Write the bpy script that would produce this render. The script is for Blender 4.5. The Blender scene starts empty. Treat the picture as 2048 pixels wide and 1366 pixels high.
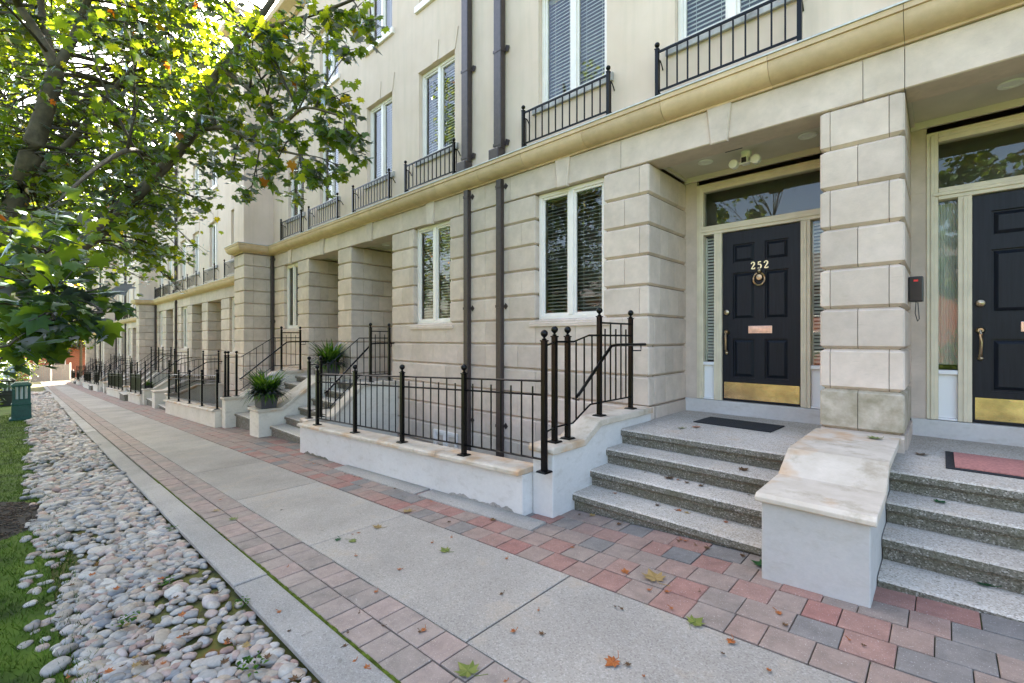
import bpy, math, random
import numpy as np
from mathutils import Vector

random.seed(7)
RNG = np.random.default_rng(11)
S = bpy.context.scene
COL = S.collection

# ------------------------------------------------------------------ camera
TH, FPX, HOR = math.radians(46.711), 912.83, 675.67
ST, CT = math.sin(TH), math.cos(TH)
cam_data = bpy.data.cameras.new("camera")
cam_data.sensor_width = 36.0
cam_data.lens = FPX / 2048 * 36
cam_data.shift_y = -(683 - HOR) / 2048
cam_data.clip_start = 0.05
cam_data.clip_end = 2000
cam = bpy.data.objects.new("camera", cam_data)
COL.objects.link(cam)
cam.location = (0, 0, 0)
cam.rotation_euler = (math.radians(90), 0, math.radians(90) - TH)
S.camera = cam

# ------------------------------------------------------------------ light
SUN = Vector((-0.68, 0.36, 0.70)).normalized()
world = bpy.data.worlds.new("World")
S.world = world
world.use_nodes = True
wn = world.node_tree
sky = wn.nodes.new("ShaderNodeTexSky")
sky.sky_type = 'NISHITA'
sky.sun_disc = False
sky.sun_elevation = math.asin(SUN.z)
sky.sun_rotation = math.atan2(SUN.x, SUN.y)
sky.air_density = 1.0
sky.dust_density = 3.5
sky.ozone_density = 0.2
bg = wn.nodes["Background"]
bg.inputs["Strength"].default_value = 0.09
wn.links.new(sky.outputs[0], bg.inputs[0])
sun_data = bpy.data.lights.new("sun", 'SUN')
sun_data.energy = 5.0
sun_data.angle = math.radians(0.5)
sun_data.color = (1.0, 0.93, 0.82)
sun = bpy.data.objects.new("sun", sun_data)
COL.objects.link(sun)
sun.rotation_euler = SUN.to_track_quat('Z', 'Y').to_euler()
S.view_settings.view_transform = 'Standard'
S.view_settings.look = 'None'
S.view_settings.exposure = 3.45
S.view_settings.gamma = 1.0
S.cycles.max_bounces = 8
S.cycles.transparent_max_bounces = 16


# ------------------------------------------------------------------ helpers
def at(px, py, d):
    """point seen in direction (px,py) of the 2048 px frame, d metres deep"""
    u = (px - 1024) / FPX
    return Vector((d * (-CT + u * ST), d * (ST + u * CT), d * (HOR - py) / FPX))


def gz(x):
    """height of the sloping pavement"""
    if x > -16:
        return -1.445 + 0.052 * x
    if x > -46:
        return -1.445 - 0.832 + 0.048 * (x + 16)
    return -1.445 - 0.832 - 1.44 + 0.040 * (x + 46)


class MB:
    def __init__(s):
        s.v, s.f, s.m, s.t = [], [], [], []

    def face(s, pts, m=0, t=0.5):
        n = len(s.v)
        s.v.extend(pts)
        s.f.append(tuple(range(n, n + len(pts))))
        s.m.append(m)
        s.t.append(t)

    def box(s, x0, x1, y0, y1, z0, z1, m=0, t=0.5):
        x0, x1 = min(x0, x1), max(x0, x1)
        n = len(s.v)
        s.v += [(x0, y0, z0), (x1, y0, z0), (x1, y1, z0), (x0, y1, z0),
                (x0, y0, z1), (x1, y0, z1), (x1, y1, z1), (x0, y1, z1)]
        for q in ((0, 3, 2, 1), (4, 5, 6, 7), (0, 1, 5, 4), (1, 2, 6, 5), (2, 3, 7, 6), (3, 0, 4, 7)):
            s.f.append(tuple(n + i for i in q))
            s.m.append(m)
            s.t.append(t)

    def rings(s, rs, m=0, t=0.5, cap0=True, cap1=True, closed=True):
        n0 = len(s.v)
        k = len(rs[0])
        for r in rs:
            s.v.extend(r)
        for i in range(len(rs) - 1):
            for j in range(k if closed else k - 1):
                a, b = n0 + i * k + j, n0 + i * k + (j + 1) % k
                s.f.append((a, b, b + k, a + k))
                s.m.append(m)
                s.t.append(t)
        if cap0:
            s.f.append(tuple(n0 + j for j in reversed(range(k))))
            s.m.append(m)
            s.t.append(t)
        if cap1:
            o = n0 + (len(rs) - 1) * k
            s.f.append(tuple(o + j for j in range(k)))
            s.m.append(m)
            s.t.append(t)

    def block(s, x0, x1, y0, y1, z0, z1, L='j', R='j', F='o', B='j', d=0.03, m=0, t=0.5):
        """rusticated stone: outside faces get a chamfer towards the bed joints"""
        g, c = 0.0025, 0.012

        def ring(z, e):
            a = x0 + (e if L == 'o' else g)
            b = x1 - (e if R == 'o' else g)
            f = y0 + (e if F == 'o' else g)
            k = y1 - (e if B == 'o' else g)
            p = []
            if F == 'o' and L == 'o':
                p += [(a, f + c, z), (a + c, f, z)]
            else:
                p += [(a, f, z)]
            if F == 'o' and R == 'o':
                p += [(b - c, f, z), (b, f + c, z)]
            else:
                p += [(b, f, z)]
            p += [(b, k, z), (a, k, z)]
            return p
        s.rings([ring(z0 + .001, d), ring(z0 + d * .8, 0), ring(z1 - d * .8, 0), ring(z1 - .001, d)], m, t)

    def prof_x(s, pr, x0, x1, m=0, t=0.5, caps=True):
        """profile [(y,z)] swept along x"""
        s.rings([[(x0, y, z) for y, z in pr], [(x1, y, z) for y, z in pr]], m, t, caps, caps)

    def prof_y(s, pr, y0, y1, m=0, t=0.5):
        s.rings([[(x, y0, z) for x, z in pr], [(x, y1, z) for x, z in pr]], m, t)

    def tube(s, pts, r, n=6, m=0, t=0.5):
        pts = [Vector(p) for p in pts]
        rr = r if isinstance(r, (list, tuple)) else [r] * len(pts)
        rs = []
        ref = Vector((0.31, 0.2, 0.93))
        for i, p in enumerate(pts):
            d = (pts[min(i + 1, len(pts) - 1)] - pts[max(i - 1, 0)]).normalized()
            a = d.cross(ref)
            if a.length < 0.05:
                a = d.cross(Vector((1, 0, 0)))
            a.normalize()
            b = d.cross(a)
            rs.append([tuple(p + (a * math.cos(2 * math.pi * j / n) + b * math.sin(2 * math.pi * j / n)) * rr[i]) for j in range(n)])
        s.rings(rs, m, t)

    def bar(s, a, b, w, m=0, t=0.5):
        """square bar between two points"""
        s.tube([a, b], w * 0.7071, 4, m, t)

    def sphere(s, c, r, nu=10, nv=6, m=0, t=0.5, sz=1.0):
        n0 = len(s.v)
        for i in range(1, nv):
            a = math.pi * i / nv
            for j in range(nu):
                b = 2 * math.pi * j / nu
                s.v.append((c[0] + r * math.sin(a) * math.cos(b), c[1] + r * math.sin(a) * math.sin(b), c[2] + r * sz * math.cos(a)))
        top, bot = len(s.v), len(s.v) + 1
        s.v += [(c[0], c[1], c[2] + r * sz), (c[0], c[1], c[2] - r * sz)]
        for i in range(nv - 2):
            for j in range(nu):
                a, b = n0 + i * nu + j, n0 + i * nu + (j + 1) % nu
                s.f.append((a, a + nu, b + nu, b))
                s.m.append(m)
                s.t.append(t)
        for j in range(nu):
            s.f.append((top, n0 + j, n0 + (j + 1) % nu))
            o = n0 + (nv - 2) * nu
            s.f.append((bot, o + (j + 1) % nu, o + j))
            s.m += [m, m]
            s.t += [t, t]

    def lathe(s, c, pr, n=16, m=0, t=0.5, axis='z'):
        def P(r, h, a):
            if axis == 'z':
                return (c[0] + r * math.cos(a), c[1] + r * math.sin(a), c[2] + h)
            return (c[0] + r * math.cos(a), c[1] + h, c[2] + r * math.sin(a))
        s.rings([[P(r, h, 2 * math.pi * j / n) for j in range(n)] for r, h in pr], m, t)

    def panel_wall(s, x0, x1, z0, z1, ops, y0, depth, m=0, t=0.5):
        """front face with rectangular openings and their reveals"""
        xs = sorted({x0, x1, *[o[0] for o in ops], *[o[1] for o in ops]})
        zs = sorted({z0, z1, *[o[2] for o in ops], *[o[3] for o in ops]})
        for i in range(len(xs) - 1):
            for j in range(len(zs) - 1):
                cx, cz = (xs[i] + xs[i + 1]) / 2, (zs[j] + zs[j + 1]) / 2
                if any(o[0] < cx < o[1] and o[2] < cz < o[3] for o in ops):
                    continue
                s.face([(xs[i], y0, zs[j]), (xs[i + 1], y0, zs[j]), (xs[i + 1], y0, zs[j + 1]), (xs[i], y0, zs[j + 1])], m, t)
        y1 = y0 + depth
        for a, b, c, d in ops:
            s.face([(a, y0, c), (a, y0, d), (a, y1, d), (a, y1, c)], m, t)
            s.face([(b, y0, d), (b, y0, c), (b, y1, c), (b, y1, d)], m, t)
            s.face([(a, y0, d), (b, y0, d), (b, y1, d), (a, y1, d)], m, t)
            s.face([(b, y0, c), (a, y0, c), (a, y1, c), (b, y1, c)], m, t)

    def build(s, name, mats, parent=None, smooth=False, bevel=0.0, origin=None, seg=2, angle=40):
        me = bpy.data.meshes.new(name)
        o = origin if origin is not None else (org(parent) if parent is not None else Vector((0, 0, 0)))
        V = np.array(s.v, dtype=np.float64).reshape(-1, 3) - np.array(o)
        me.from_pydata(V.tolist(), [], s.f)
        if not isinstance(mats, (list, tuple)):
            mats = [mats]
        for m in mats:
            me.materials.append(m)
        me.polygons.foreach_set("material_index", s.m)
        a = me.attributes.new("tone", 'FLOAT', 'FACE')
        a.data.foreach_set("value", s.t)
        if smooth:
            me.polygons.foreach_set("use_smooth", [True] * len(s.f))
            if smooth != 'all':
                me.set_sharp_from_angle(angle=math.radians(angle))
        me.update()
        ob = bpy.data.objects.new(name, me)
        COL.objects.link(ob)
        if parent is not None:
            ob.parent = parent
        elif origin is not None:
            ob.location = o
        if bevel:
            bm = ob.modifiers.new("bevel", 'BEVEL')
            bm.width = bevel
            bm.segments = seg
            bm.limit_method = 'ANGLE'
            bm.angle_limit = math.radians(35)
        return ob


def org(o):
    """where the origin of a not yet moved thing or part lies"""
    p = Vector(o.location)
    while o.parent is not None:
        o = o.parent
        p = p + Vector(o.location)
    return p


def tag(o, label, cat, group=None, kind=None):
    o["label"] = label
    if cat:
        o["category"] = cat
    if group:
        o["group"] = group
    if kind:
        o["kind"] = kind
    return o


def thing(name, loc, label, cat, group=None):
    o = bpy.data.objects.new(name, None)
    o.empty_display_size = 0.2
    COL.objects.link(o)
    o.location = loc
    return tag(o, label, cat, group)


def struct(o):
    o["kind"] = "structure"
    return o


def copy_tree(o, parent=None, off=None, label=None):
    c = o.copy()
    COL.objects.link(c)
    if parent is not None:
        c.parent = parent
    if off is not None:
        c.location = o.location + Vector(off)
    if label:
        c["label"] = label
    for ch in list(o.children):
        copy_tree(ch, c)
    return c


# ------------------------------------------------------------------ materials
def mat(name):
    m = bpy.data.materials.new(name)
    m.use_nodes = True
    nt = m.node_tree
    return m, nt, nt.nodes["Principled BSDF"]


def nd(nt, typ, **kw):
    n = nt.nodes.new("ShaderNode" + typ)
    for k, v in kw.items():
        if k in n.inputs.keys() if isinstance(k, str) else False:
            n.inputs[k].default_value = v
        else:
            setattr(n, k, v)
    return n


def noise(nt, scale, detail=4, rough=0.55, vec=None, stretch=None, dist=0.0):
    n = nt.nodes.new("ShaderNodeTexNoise")
    n.inputs["Scale"].default_value = scale
    n.inputs["Detail"].default_value = detail
    n.inputs["Roughness"].default_value = rough
    n.inputs["Distortion"].default_value = dist
    tc = nt.nodes.new("ShaderNodeNewGeometry")
    src = tc.outputs["Position"]
    if stretch:
        mp = nt.nodes.new("ShaderNodeMapping")
        mp.inputs["Scale"].default_value = stretch
        nt.links.new(src, mp.inputs[0])
        src = mp.outputs[0]
    nt.links.new(src, n.inputs["Vector"])
    return n.outputs[0]


def ramp(nt, fac, stops):
    r = nt.nodes.new("ShaderNodeValToRGB")
    e = r.color_ramp.elements
    while len(e) > 1:
        e.remove(e[-1])
    e[0].position = stops[0][0]
    c = stops[0][1]
    e[0].color = (*c, 1) if len(c) == 3 else c
    for p, c in stops[1:]:
        k = e.new(p)
        k.color = (*c, 1) if len(c) == 3 else c
    nt.links.new(fac, r.inputs[0])
    return r.outputs[0]


def mixc(nt, fac, a, b, mode='MIX'):
    n = nt.nodes.new("ShaderNodeMix")
    n.data_type = 'RGBA'
    n.blend_type = mode
    for i, x in ((0, fac), (6, a), (7, b)):
        if hasattr(x, "is_linked") or hasattr(x, "links"):
            nt.links.new(x, n.inputs[i])
        elif i == 0:
            n.inputs[0].default_value = x
        else:
            n.inputs[i].default_value = (*x, 1)
    return n.outputs[2]


def bump(nt, bsdf, h, strength=0.3, dist=0.01):
    b = nt.nodes.new("ShaderNodeBump")
    b.inputs["Strength"].default_value = strength
    b.inputs["Distance"].default_value = dist
    nt.links.new(h, b.inputs["Height"])
    nt.links.new(b.outputs[0], bsdf.inputs["Normal"])


def attr(nt, name="tone"):
    a = nt.nodes.new("ShaderNodeAttribute")
    a.attribute_name = name
    return a.outputs["Fac"]


def grey(v):
    return (v, v, v)


def simple(name, col, rough=0.5, metal=0.0, nscale=0, namp=0.15, bmp=0.0, bscale=60, spec=0.5):
    m, nt, b = mat(name)
    b.inputs["Roughness"].default_value = rough
    b.inputs["Metallic"].default_value = metal
    b.inputs["Specular IOR Level"].default_value = spec
    if nscale:
        n = noise(nt, nscale, 5)
        lo = tuple(c * (1 - namp) for c in col)
        hi = tuple(min(1, c * (1 + namp)) for c in col)
        c = ramp(nt, n, [(0.3, lo), (0.7, hi)])
        nt.links.new(c, b.inputs["Base Color"])
        if bmp:
            bump(nt, b, noise(nt, bscale, 3), bmp, 0.005)
    else:
        b.inputs["Base Color"].default_value = (*col, 1)
    return m


def stone_mat(name, c0, c1, moss=False, streak=0.22):
    m, nt, b = mat(name)
    big = noise(nt, 2.2, 5)
    c = ramp(nt, big, [(0.3, c0), (0.7, c1)])
    t = ramp(nt, attr(nt), [(0.0, grey(0.84)), (1.0, grey(1.04))])
    c = mixc(nt, 1.0, c, t, 'MULTIPLY')
    mot = ramp(nt, noise(nt, 6.5, 7, 0.68), [(0.3, grey(0.86)), (0.68, grey(1.05))])
    c = mixc(nt, 1.0, c, mot, 'MULTIPLY')
    # short travertine pits lying in the bed direction
    fl = noise(nt, 1.0, 3, 0.6, stretch=(9, 9, 85))
    fm = ramp(nt, fl, [(0.60, grey(0)), (0.72, grey(1))])
    gate = ramp(nt, noise(nt, 5.0, 2), [(0.45, grey(0)), (0.62, grey(streak))])
    fm2 = mixc(nt, 1.0, fm, gate, 'MULTIPLY')
    c = mixc(nt, fm2, c, tuple(x * 0.45 for x in c0))
    if moss:
        g = nt.nodes.new("ShaderNodeNewGeometry")
        mm = ramp(nt, noise(nt, 6.0, 6, 0.65), [(0.36, grey(0)), (0.66, grey(0.72))])
        c = mixc(nt, mm, c, (0.19, 0.165, 0.09))
    nt.links.new(c, b.inputs["Base Color"])
    b.inputs["Roughness"].default_value = 0.8
    b.inputs["Specular IOR Level"].default_value = 0.25
    bump(nt, b, noise(nt, 70, 4), 0.25, 0.004)
    return m


M = {}
M['stone'] = stone_mat("limestone", (0.57, 0.46, 0.365), (0.67, 0.545, 0.445))
M['stone_moss'] = stone_mat("mossy limestone", (0.50, 0.42, 0.325), (0.58, 0.49, 0.39), True)
M['mortar'] = simple("mortar", (0.20, 0.155, 0.10), 0.9)
M['cornice'] = stone_mat("cornice stone", (0.60, 0.43, 0.255), (0.68, 0.50, 0.315), streak=0.05)
M['flash'] = simple("lead flashing", (0.52, 0.51, 0.48), 0.5, 0.0, 12, 0.2)


def stucco_mat():
    m, nt, b = mat("stucco")
    c = ramp(nt, noise(nt, 1.1, 6, 0.6), [(0.3, (0.62, 0.48, 0.365)), (0.7, (0.71, 0.565, 0.45))])
    rain = noise(nt, 1.0, 4, 0.6, stretch=(7, 7, 0.5))
    rm = ramp(nt, rain, [(0.48, grey(0)), (0.78, grey(0.5))])
    c = mixc(nt, rm, c, (0.52, 0.43, 0.32))
    nt.links.new(c, b.inputs["Base Color"])
    b.inputs["Roughness"].default_value = 0.9
    b.inputs["Specular IOR Level"].default_value = 0.2
    bump(nt, b, noise(nt, 140, 3), 0.35, 0.004)
    return m


M['stucco'] = stucco_mat()
M['sill'] = simple("weathered sill stone", (0.36, 0.33, 0.29), 0.85, 0, 9, 0.35, 0.3)
M['frame'] = simple("white window paint", (0.80, 0.73, 0.66), 0.4, 0, 6, 0.05)
M['cream'] = simple("cream door frame paint", (0.66, 0.58, 0.42), 0.45, 0, 5, 0.1)
M['offwhite'] = simple("off white panel paint", (0.78, 0.77, 0.75), 0.4)
M['soffit'] = simple("soffit paint", (0.58, 0.52, 0.42), 0.7, 0, 3, 0.08)
M['pipe'] = simple("brown downpipe", (0.045, 0.031, 0.027), 0.42, 0, 20, 0.25)
M['iron'] = simple("black iron paint", (0.0016, 0.0016, 0.0018), 0.3, 0, 30, 0.3, 0.12, 90, 0.22)
M['brass'] = simple("brass", (0.56, 0.48, 0.29), 0.27, 1.0, 8, 0.3, 0.4, 9)
M['dull_brass'] = simple("dull brass", (0.42, 0.33, 0.22), 0.35, 1.0, 30, 0.3)
M['number'] = simple("polished number brass", (0.90, 0.80, 0.50), 0.35, 0.7)
M['slot'] = simple("copper mail slot", (0.72, 0.55, 0.48), 0.3, 0.8, 20, 0.2)
M['blind'] = simple("blind slats", (0.86, 0.83, 0.75), 0.6)
M['blind_dark'] = simple("grey blind slats", (0.52, 0.50, 0.44), 0.6)
M['room'] = simple("room wall", (0.16, 0.15, 0.13), 0.9)
M['curtain'] = simple("net curtain", (0.60, 0.60, 0.55), 0.8)
M['rubber'] = simple("black rubber", (0.012, 0.012, 0.014), 0.8, 0, 200, 0.4, 0.6, 300)
M['pink_mat'] = simple("pink coir", (0.42, 0.17, 0.14), 0.95, 0, 60, 0.25, 0.6, 260)
M['plastic_white'] = simple("white plastic", (0.78, 0.76, 0.68), 0.35)
M['plastic_black'] = simple("black plastic", (0.015, 0.015, 0.016), 0.3)
M['red_led'] = simple("red marker", (0.8, 0.03, 0.03), 0.3)
M['green_metal'] = simple("green metal paint", (0.005, 0.058, 0.048), 0.35, 0, 14, 0.25)
M['black_metal'] = simple("black metal paint", (0.010, 0.012, 0.012), 0.35)
M['lamp_glass'] = simple("frosted lamp glass", (0.72, 0.74, 0.72), 0.25)
M['pot'] = simple("grey planter", (0.055, 0.052, 0.055), 0.6, 0, 25, 0.2)
M['soil'] = simple("dark soil", (0.022, 0.016, 0.010), 0.95, 0, 30, 0.5, 0.8, 40)
M['gate_wood'] = simple("grey gate boards", (0.20, 0.195, 0.185), 0.8, 0, 9, 0.15)
M['roof'] = simple("roof felt", (0.10, 0.095, 0.09), 0.9)
M['interior'] = simple("floor screed", (0.20, 0.19, 0.18), 0.9, 0, 5, 0.25)


def door_mat():
    m, nt, b = mat("navy door paint")
    g = noise(nt, 1.0, 4, 0.6, stretch=(60, 60, 3))
    c = ramp(nt, g, [(0.3, (0.004, 0.006, 0.010)), (0.75, (0.010, 0.014, 0.022))])
    nt.links.new(c, b.inputs["Base Color"])
    b.inputs["Roughness"].default_value = 0.45
    b.inputs["Specular IOR Level"].default_value = 0.28
    bump(nt, b, g, 0.15, 0.002)
    return m


M['door'] = door_mat()


def glass_mat(name, tint=(1, 1, 1), refl=1.0):
    m, nt, b = mat(name)
    nt.nodes.remove(b)
    out = nt.nodes["Material Output"]
    tr = nt.nodes.new("ShaderNodeBsdfTransparent")
    tr.inputs[0].default_value = (*tint, 1)
    gl = nt.nodes.new("ShaderNodeBsdfGlossy")
    gl.inputs["Roughness"].default_value = 0.004
    gl.inputs["Color"].default_value = (refl, refl, refl, 1)
    fr = nt.nodes.new("ShaderNodeFresnel")
    fr.inputs["IOR"].default_value = 1.6
    bp = nt.nodes.new("ShaderNodeBump")
    bp.inputs["Strength"].default_value = 0.04
    bp.inputs["Distance"].default_value = 0.02
    nt.links.new(noise(nt, 2.5, 1), bp.inputs["Height"])
    nt.links.new(bp.outputs[0], gl.inputs["Normal"])
    mx = nt.nodes.new("ShaderNodeMixShader")
    nt.links.new(fr.outputs[0], mx.inputs[0])
    nt.links.new(tr.outputs[0], mx.inputs[1])
    nt.links.new(gl.outputs[0], mx.inputs[2])
    nt.links.new(mx.outputs[0], out.inputs["Surface"])
    return m


M['glass'] = glass_mat("window glass", (0.90, 0.94, 0.92))


def wall_white():
    m, nt, b = mat("white painted render")
    c = ramp(nt, noise(nt, 1.6, 5), [(0.3, (0.545, 0.515, 0.475)), (0.7, (0.615, 0.585, 0.545))])
    # splash dirt with its own uneven edge, worn into the foot of the wall
    d = ramp(nt, noise(nt, 5.0, 6, 0.7, stretch=(1, 1, 2.2)), [(0.52, grey(0)), (0.78, grey(0.5))])
    c = mixc(nt, d, c, (0.33, 0.28, 0.21))
    fine = ramp(nt, noise(nt, 26, 6, 0.7), [(0.3, grey(0.93)), (0.7, grey(1.03))])
    c = mixc(nt, 1.0, c, fine, 'MULTIPLY')
    nt.links.new(c, b.inputs["Base Color"])
    b.inputs["Roughness"].default_value = 0.8
    b.inputs["Specular IOR Level"].default_value = 0.25
    bump(nt, b, noise(nt, 45, 4), 0.2, 0.006)
    return m


M['render'] = wall_white()
M['render_dimmed'] = M['render'].copy()  # pedestal copy of the white render, darkened to imitate dimmer light
for _n in M['render_dimmed'].node_tree.nodes:
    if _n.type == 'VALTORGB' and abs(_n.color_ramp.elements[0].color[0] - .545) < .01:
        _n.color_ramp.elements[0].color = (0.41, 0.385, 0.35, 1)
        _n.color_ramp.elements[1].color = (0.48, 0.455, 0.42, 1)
M['render_cream'] = M['render'].copy()
for _n in M['render_cream'].node_tree.nodes:
    if _n.type == 'VALTORGB' and abs(_n.color_ramp.elements[0].color[0] - .545) < .01:
        _n.color_ramp.elements[0].color = (0.60, 0.535, 0.43, 1)
        _n.color_ramp.elements[1].color = (0.68, 0.615, 0.51, 1)


def coping_mat():
    m, nt, b = mat("cast coping")
    c = ramp(nt, noise(nt, 4.0, 6, 0.6), [(0.25, (0.43, 0.36, 0.275)), (0.7, (0.60, 0.52, 0.425))])
    d = ramp(nt, noise(nt, 3.0, 7, 0.7, stretch=(1.2, 1, 1)), [(0.52, grey(0)), (0.70, grey(0.65))])
    c = mixc(nt, d, c, (0.245, 0.19, 0.115))
    r = ramp(nt, noise(nt, 1.7, 4, 0.6), [(0.52, grey(0)), (0.66, grey(0.75))])
    c = mixc(nt, r, c, (0.47, 0.25, 0.095))
    nt.links.new(c, b.inputs["Base Color"])
    b.inputs["Roughness"].default_value = 0.85
    b.inputs["Specular IOR Level"].default_value = 0.2
    bump(nt, b, noise(nt, 50, 5), 0.35, 0.006)
    return m


M['coping'] = coping_mat()


def aggregate(name, base, light, dark, scale=140, stain=0.5, tint=None):
    m, nt, b = mat(name)
    vo = nt.nodes.new("ShaderNodeTexVoronoi")
    vo.inputs["Scale"].default_value = scale
    g = nt.nodes.new("ShaderNodeNewGeometry")
    nt.links.new(g.outputs["Position"], vo.inputs["Vector"])
    sep = nt.nodes.new("ShaderNodeSeparateColor")
    nt.links.new(vo.outputs["Color"], sep.inputs[0])
    c = ramp(nt, sep.outputs[0], [(0.0, dark), (0.3, base), (0.75, base), (1.0, light)])
    big = ramp(nt, noise(nt, 1.3, 6, 0.6), [(0.28, grey(0.74)), (0.72, grey(1.10))])
    c = mixc(nt, 1.0, c, big, 'MULTIPLY')
    gum = ramp(nt, noise(nt, 17, 2, 0.4), [(0.72, grey(0)), (0.76, grey(0.45))])
    c = mixc(nt, gum, c, (0.13, 0.115, 0.095))
    t = ramp(nt, attr(nt), [(0, grey(0.90)), (1, grey(1.06))])
    c = mixc(nt, 1.0, c, t, 'MULTIPLY')
    s = ramp(nt, noise(nt, 2.6, 6, 0.7), [(0.55, grey(0)), (0.75, grey(stain))])
    c = mixc(nt, s, c, tint or (0.30, 0.23, 0.16))
    nt.links.new(c, b.inputs["Base Color"])
    b.inputs["Roughness"].default_value = 0.85
    b.inputs["Specular IOR Level"].default_value = 0.25
    bump(nt, b, vo.outputs["Distance"], 0.25, 0.004)
    return m


M['concrete'] = aggregate("brushed concrete", (0.325, 0.29, 0.245), (0.41, 0.375, 0.325), (0.24, 0.21, 0.175), 150, 0.6, (0.34, 0.255, 0.17))
M['kerb'] = aggregate("kerb concrete", (0.325, 0.30, 0.265), (0.41, 0.385, 0.35), (0.25, 0.23, 0.20), 160, 0.3)
M['step'] = aggregate("exposed aggregate", (0.50, 0.44, 0.365), (0.66, 0.60, 0.52), (0.27, 0.235, 0.185), 130, 0.5, (0.36, 0.235, 0.135))


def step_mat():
    """darker aggregate for risers and nosings, the treads are paler"""
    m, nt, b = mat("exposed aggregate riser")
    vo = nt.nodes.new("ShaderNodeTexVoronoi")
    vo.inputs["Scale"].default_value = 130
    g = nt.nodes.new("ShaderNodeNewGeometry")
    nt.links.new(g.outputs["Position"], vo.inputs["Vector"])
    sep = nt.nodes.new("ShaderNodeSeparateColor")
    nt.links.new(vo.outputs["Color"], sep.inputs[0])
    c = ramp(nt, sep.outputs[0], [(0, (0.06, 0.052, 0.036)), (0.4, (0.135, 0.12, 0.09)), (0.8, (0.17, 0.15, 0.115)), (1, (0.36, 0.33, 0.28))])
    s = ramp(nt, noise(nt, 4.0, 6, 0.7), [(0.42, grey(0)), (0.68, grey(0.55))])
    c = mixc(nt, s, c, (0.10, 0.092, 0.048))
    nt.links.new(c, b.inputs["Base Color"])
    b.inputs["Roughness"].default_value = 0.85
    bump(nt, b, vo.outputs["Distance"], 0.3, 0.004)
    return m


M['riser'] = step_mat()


def paver_mat(name, stops):
    m, nt, b = mat(name)
    c = ramp(nt, attr(nt), stops)
    n = ramp(nt, noise(nt, 9, 6, 0.7), [(0.28, grey(0.70)), (0.72, grey(1.15))])
    c = mixc(nt, 1.0, c, n, 'MULTIPLY')
    sp = ramp(nt, noise(nt, 150, 2), [(0.64, grey(0)), (0.72, grey(0.75))])
    c = mixc(nt, sp, c, (0.52, 0.47, 0.44))
    dk = ramp(nt, noise(nt, 170, 2), [(0.26, grey(0.5)), (0.36, grey(0))])
    c = mixc(nt, dk, c, (0.07, 0.06, 0.055))
    nt.links.new(c, b.inputs["Base Color"])
    b.inputs["Roughness"].default_value = 0.85
    b.inputs["Specular IOR Level"].default_value = 0.25
    bump(nt, b, noise(nt, 120, 4), 0.35, 0.004)
    return m


M['paver'] = paver_mat("square pavers", [(0, (0.175, 0.162, 0.15)), (0.24, (0.21, 0.182, 0.158)), (0.36, (0.26, 0.20, 0.162)), (0.66, (0.285, 0.195, 0.155)),
                                         (0.8, (0.29, 0.165, 0.13)), (1.0, (0.285, 0.135, 0.108))])
M['band'] = paver_mat("brick band", [(0, (0.25, 0.205, 0.17)), (0.5, (0.295, 0.235, 0.195)), (1.0, (0.32, 0.235, 0.195))])


def bed_mat():
    m, nt, b = mat("joint sand with moss")
    s = ramp(nt, noise(nt, 3.5, 5, 0.65), [(0.42, (0.035, 0.03, 0.024)), (0.6, (0.05, 0.065, 0.012)), (0.8, (0.075, 0.10, 0.015))])
    nt.links.new(s, b.inputs["Base Color"])
    b.inputs["Roughness"].default_value = 1.0
    return m


M['bed'] = bed_mat()


def pebble_mat():
    m, nt, b = mat("river pebbles")
    oi = nt.nodes.new("ShaderNodeObjectInfo")
    ad = nt.nodes.new("ShaderNodeMath")
    ad.operation = 'ADD'
    nt.links.new(attr(nt), ad.inputs[0])
    nt.links.new(oi.outputs["Random"], ad.inputs[1])
    fr = nt.nodes.new("ShaderNodeMath")
    fr.operation = 'FRACT'
    nt.links.new(ad.outputs[0], fr.inputs[0])
    c = ramp(nt, fr.outputs[0], [(0, (0.36, 0.325, 0.275)), (0.14, (0.25, 0.23, 0.20)), (0.26, (0.43, 0.395, 0.34)), (0.38, (0.27, 0.215, 0.165)), (0.5, (0.15, 0.155, 0.16)),
                                 (0.58, (0.39, 0.34, 0.28)), (0.68, (0.29, 0.18, 0.145)), (0.76, (0.35, 0.28, 0.20)), (0.84, (0.20, 0.19, 0.175)), (0.92, (0.40, 0.36, 0.32)), (1.0, (0.33, 0.24, 0.20))])
    n = ramp(nt, noise(nt, 60, 4), [(0.3, grey(0.82)), (0.7, grey(1.1))])
    c = mixc(nt, 1.0, c, n, 'MULTIPLY')
    nt.links.new(c, b.inputs["Base Color"])
    b.inputs["Roughness"].default_value = 0.62
    bump(nt, b, noise(nt, 90, 3), 0.15, 0.003)
    return m


M['pebble'] = pebble_mat()


def grass_mat():
    m, nt, b = mat("grass")
    c = ramp(nt, noise(nt, 3.0, 5, 0.6), [(0.32, (0.022, 0.035, 0.008)), (0.5, (0.055, 0.095, 0.010)), (0.68, (0.085, 0.13, 0.014)), (0.85, (0.09, 0.075, 0.025))])
    t = ramp(nt, attr(nt), [(0, grey(0.7)), (1, grey(1.35))])
    c = mixc(nt, 1.0, c, t, 'MULTIPLY')
    nt.links.new(c, b.inputs["Base Color"])
    b.inputs["Roughness"].default_value = 0.8
    b.inputs["Specular IOR Level"].default_value = 0.1
    return m


M['grass'] = grass_mat()


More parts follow.
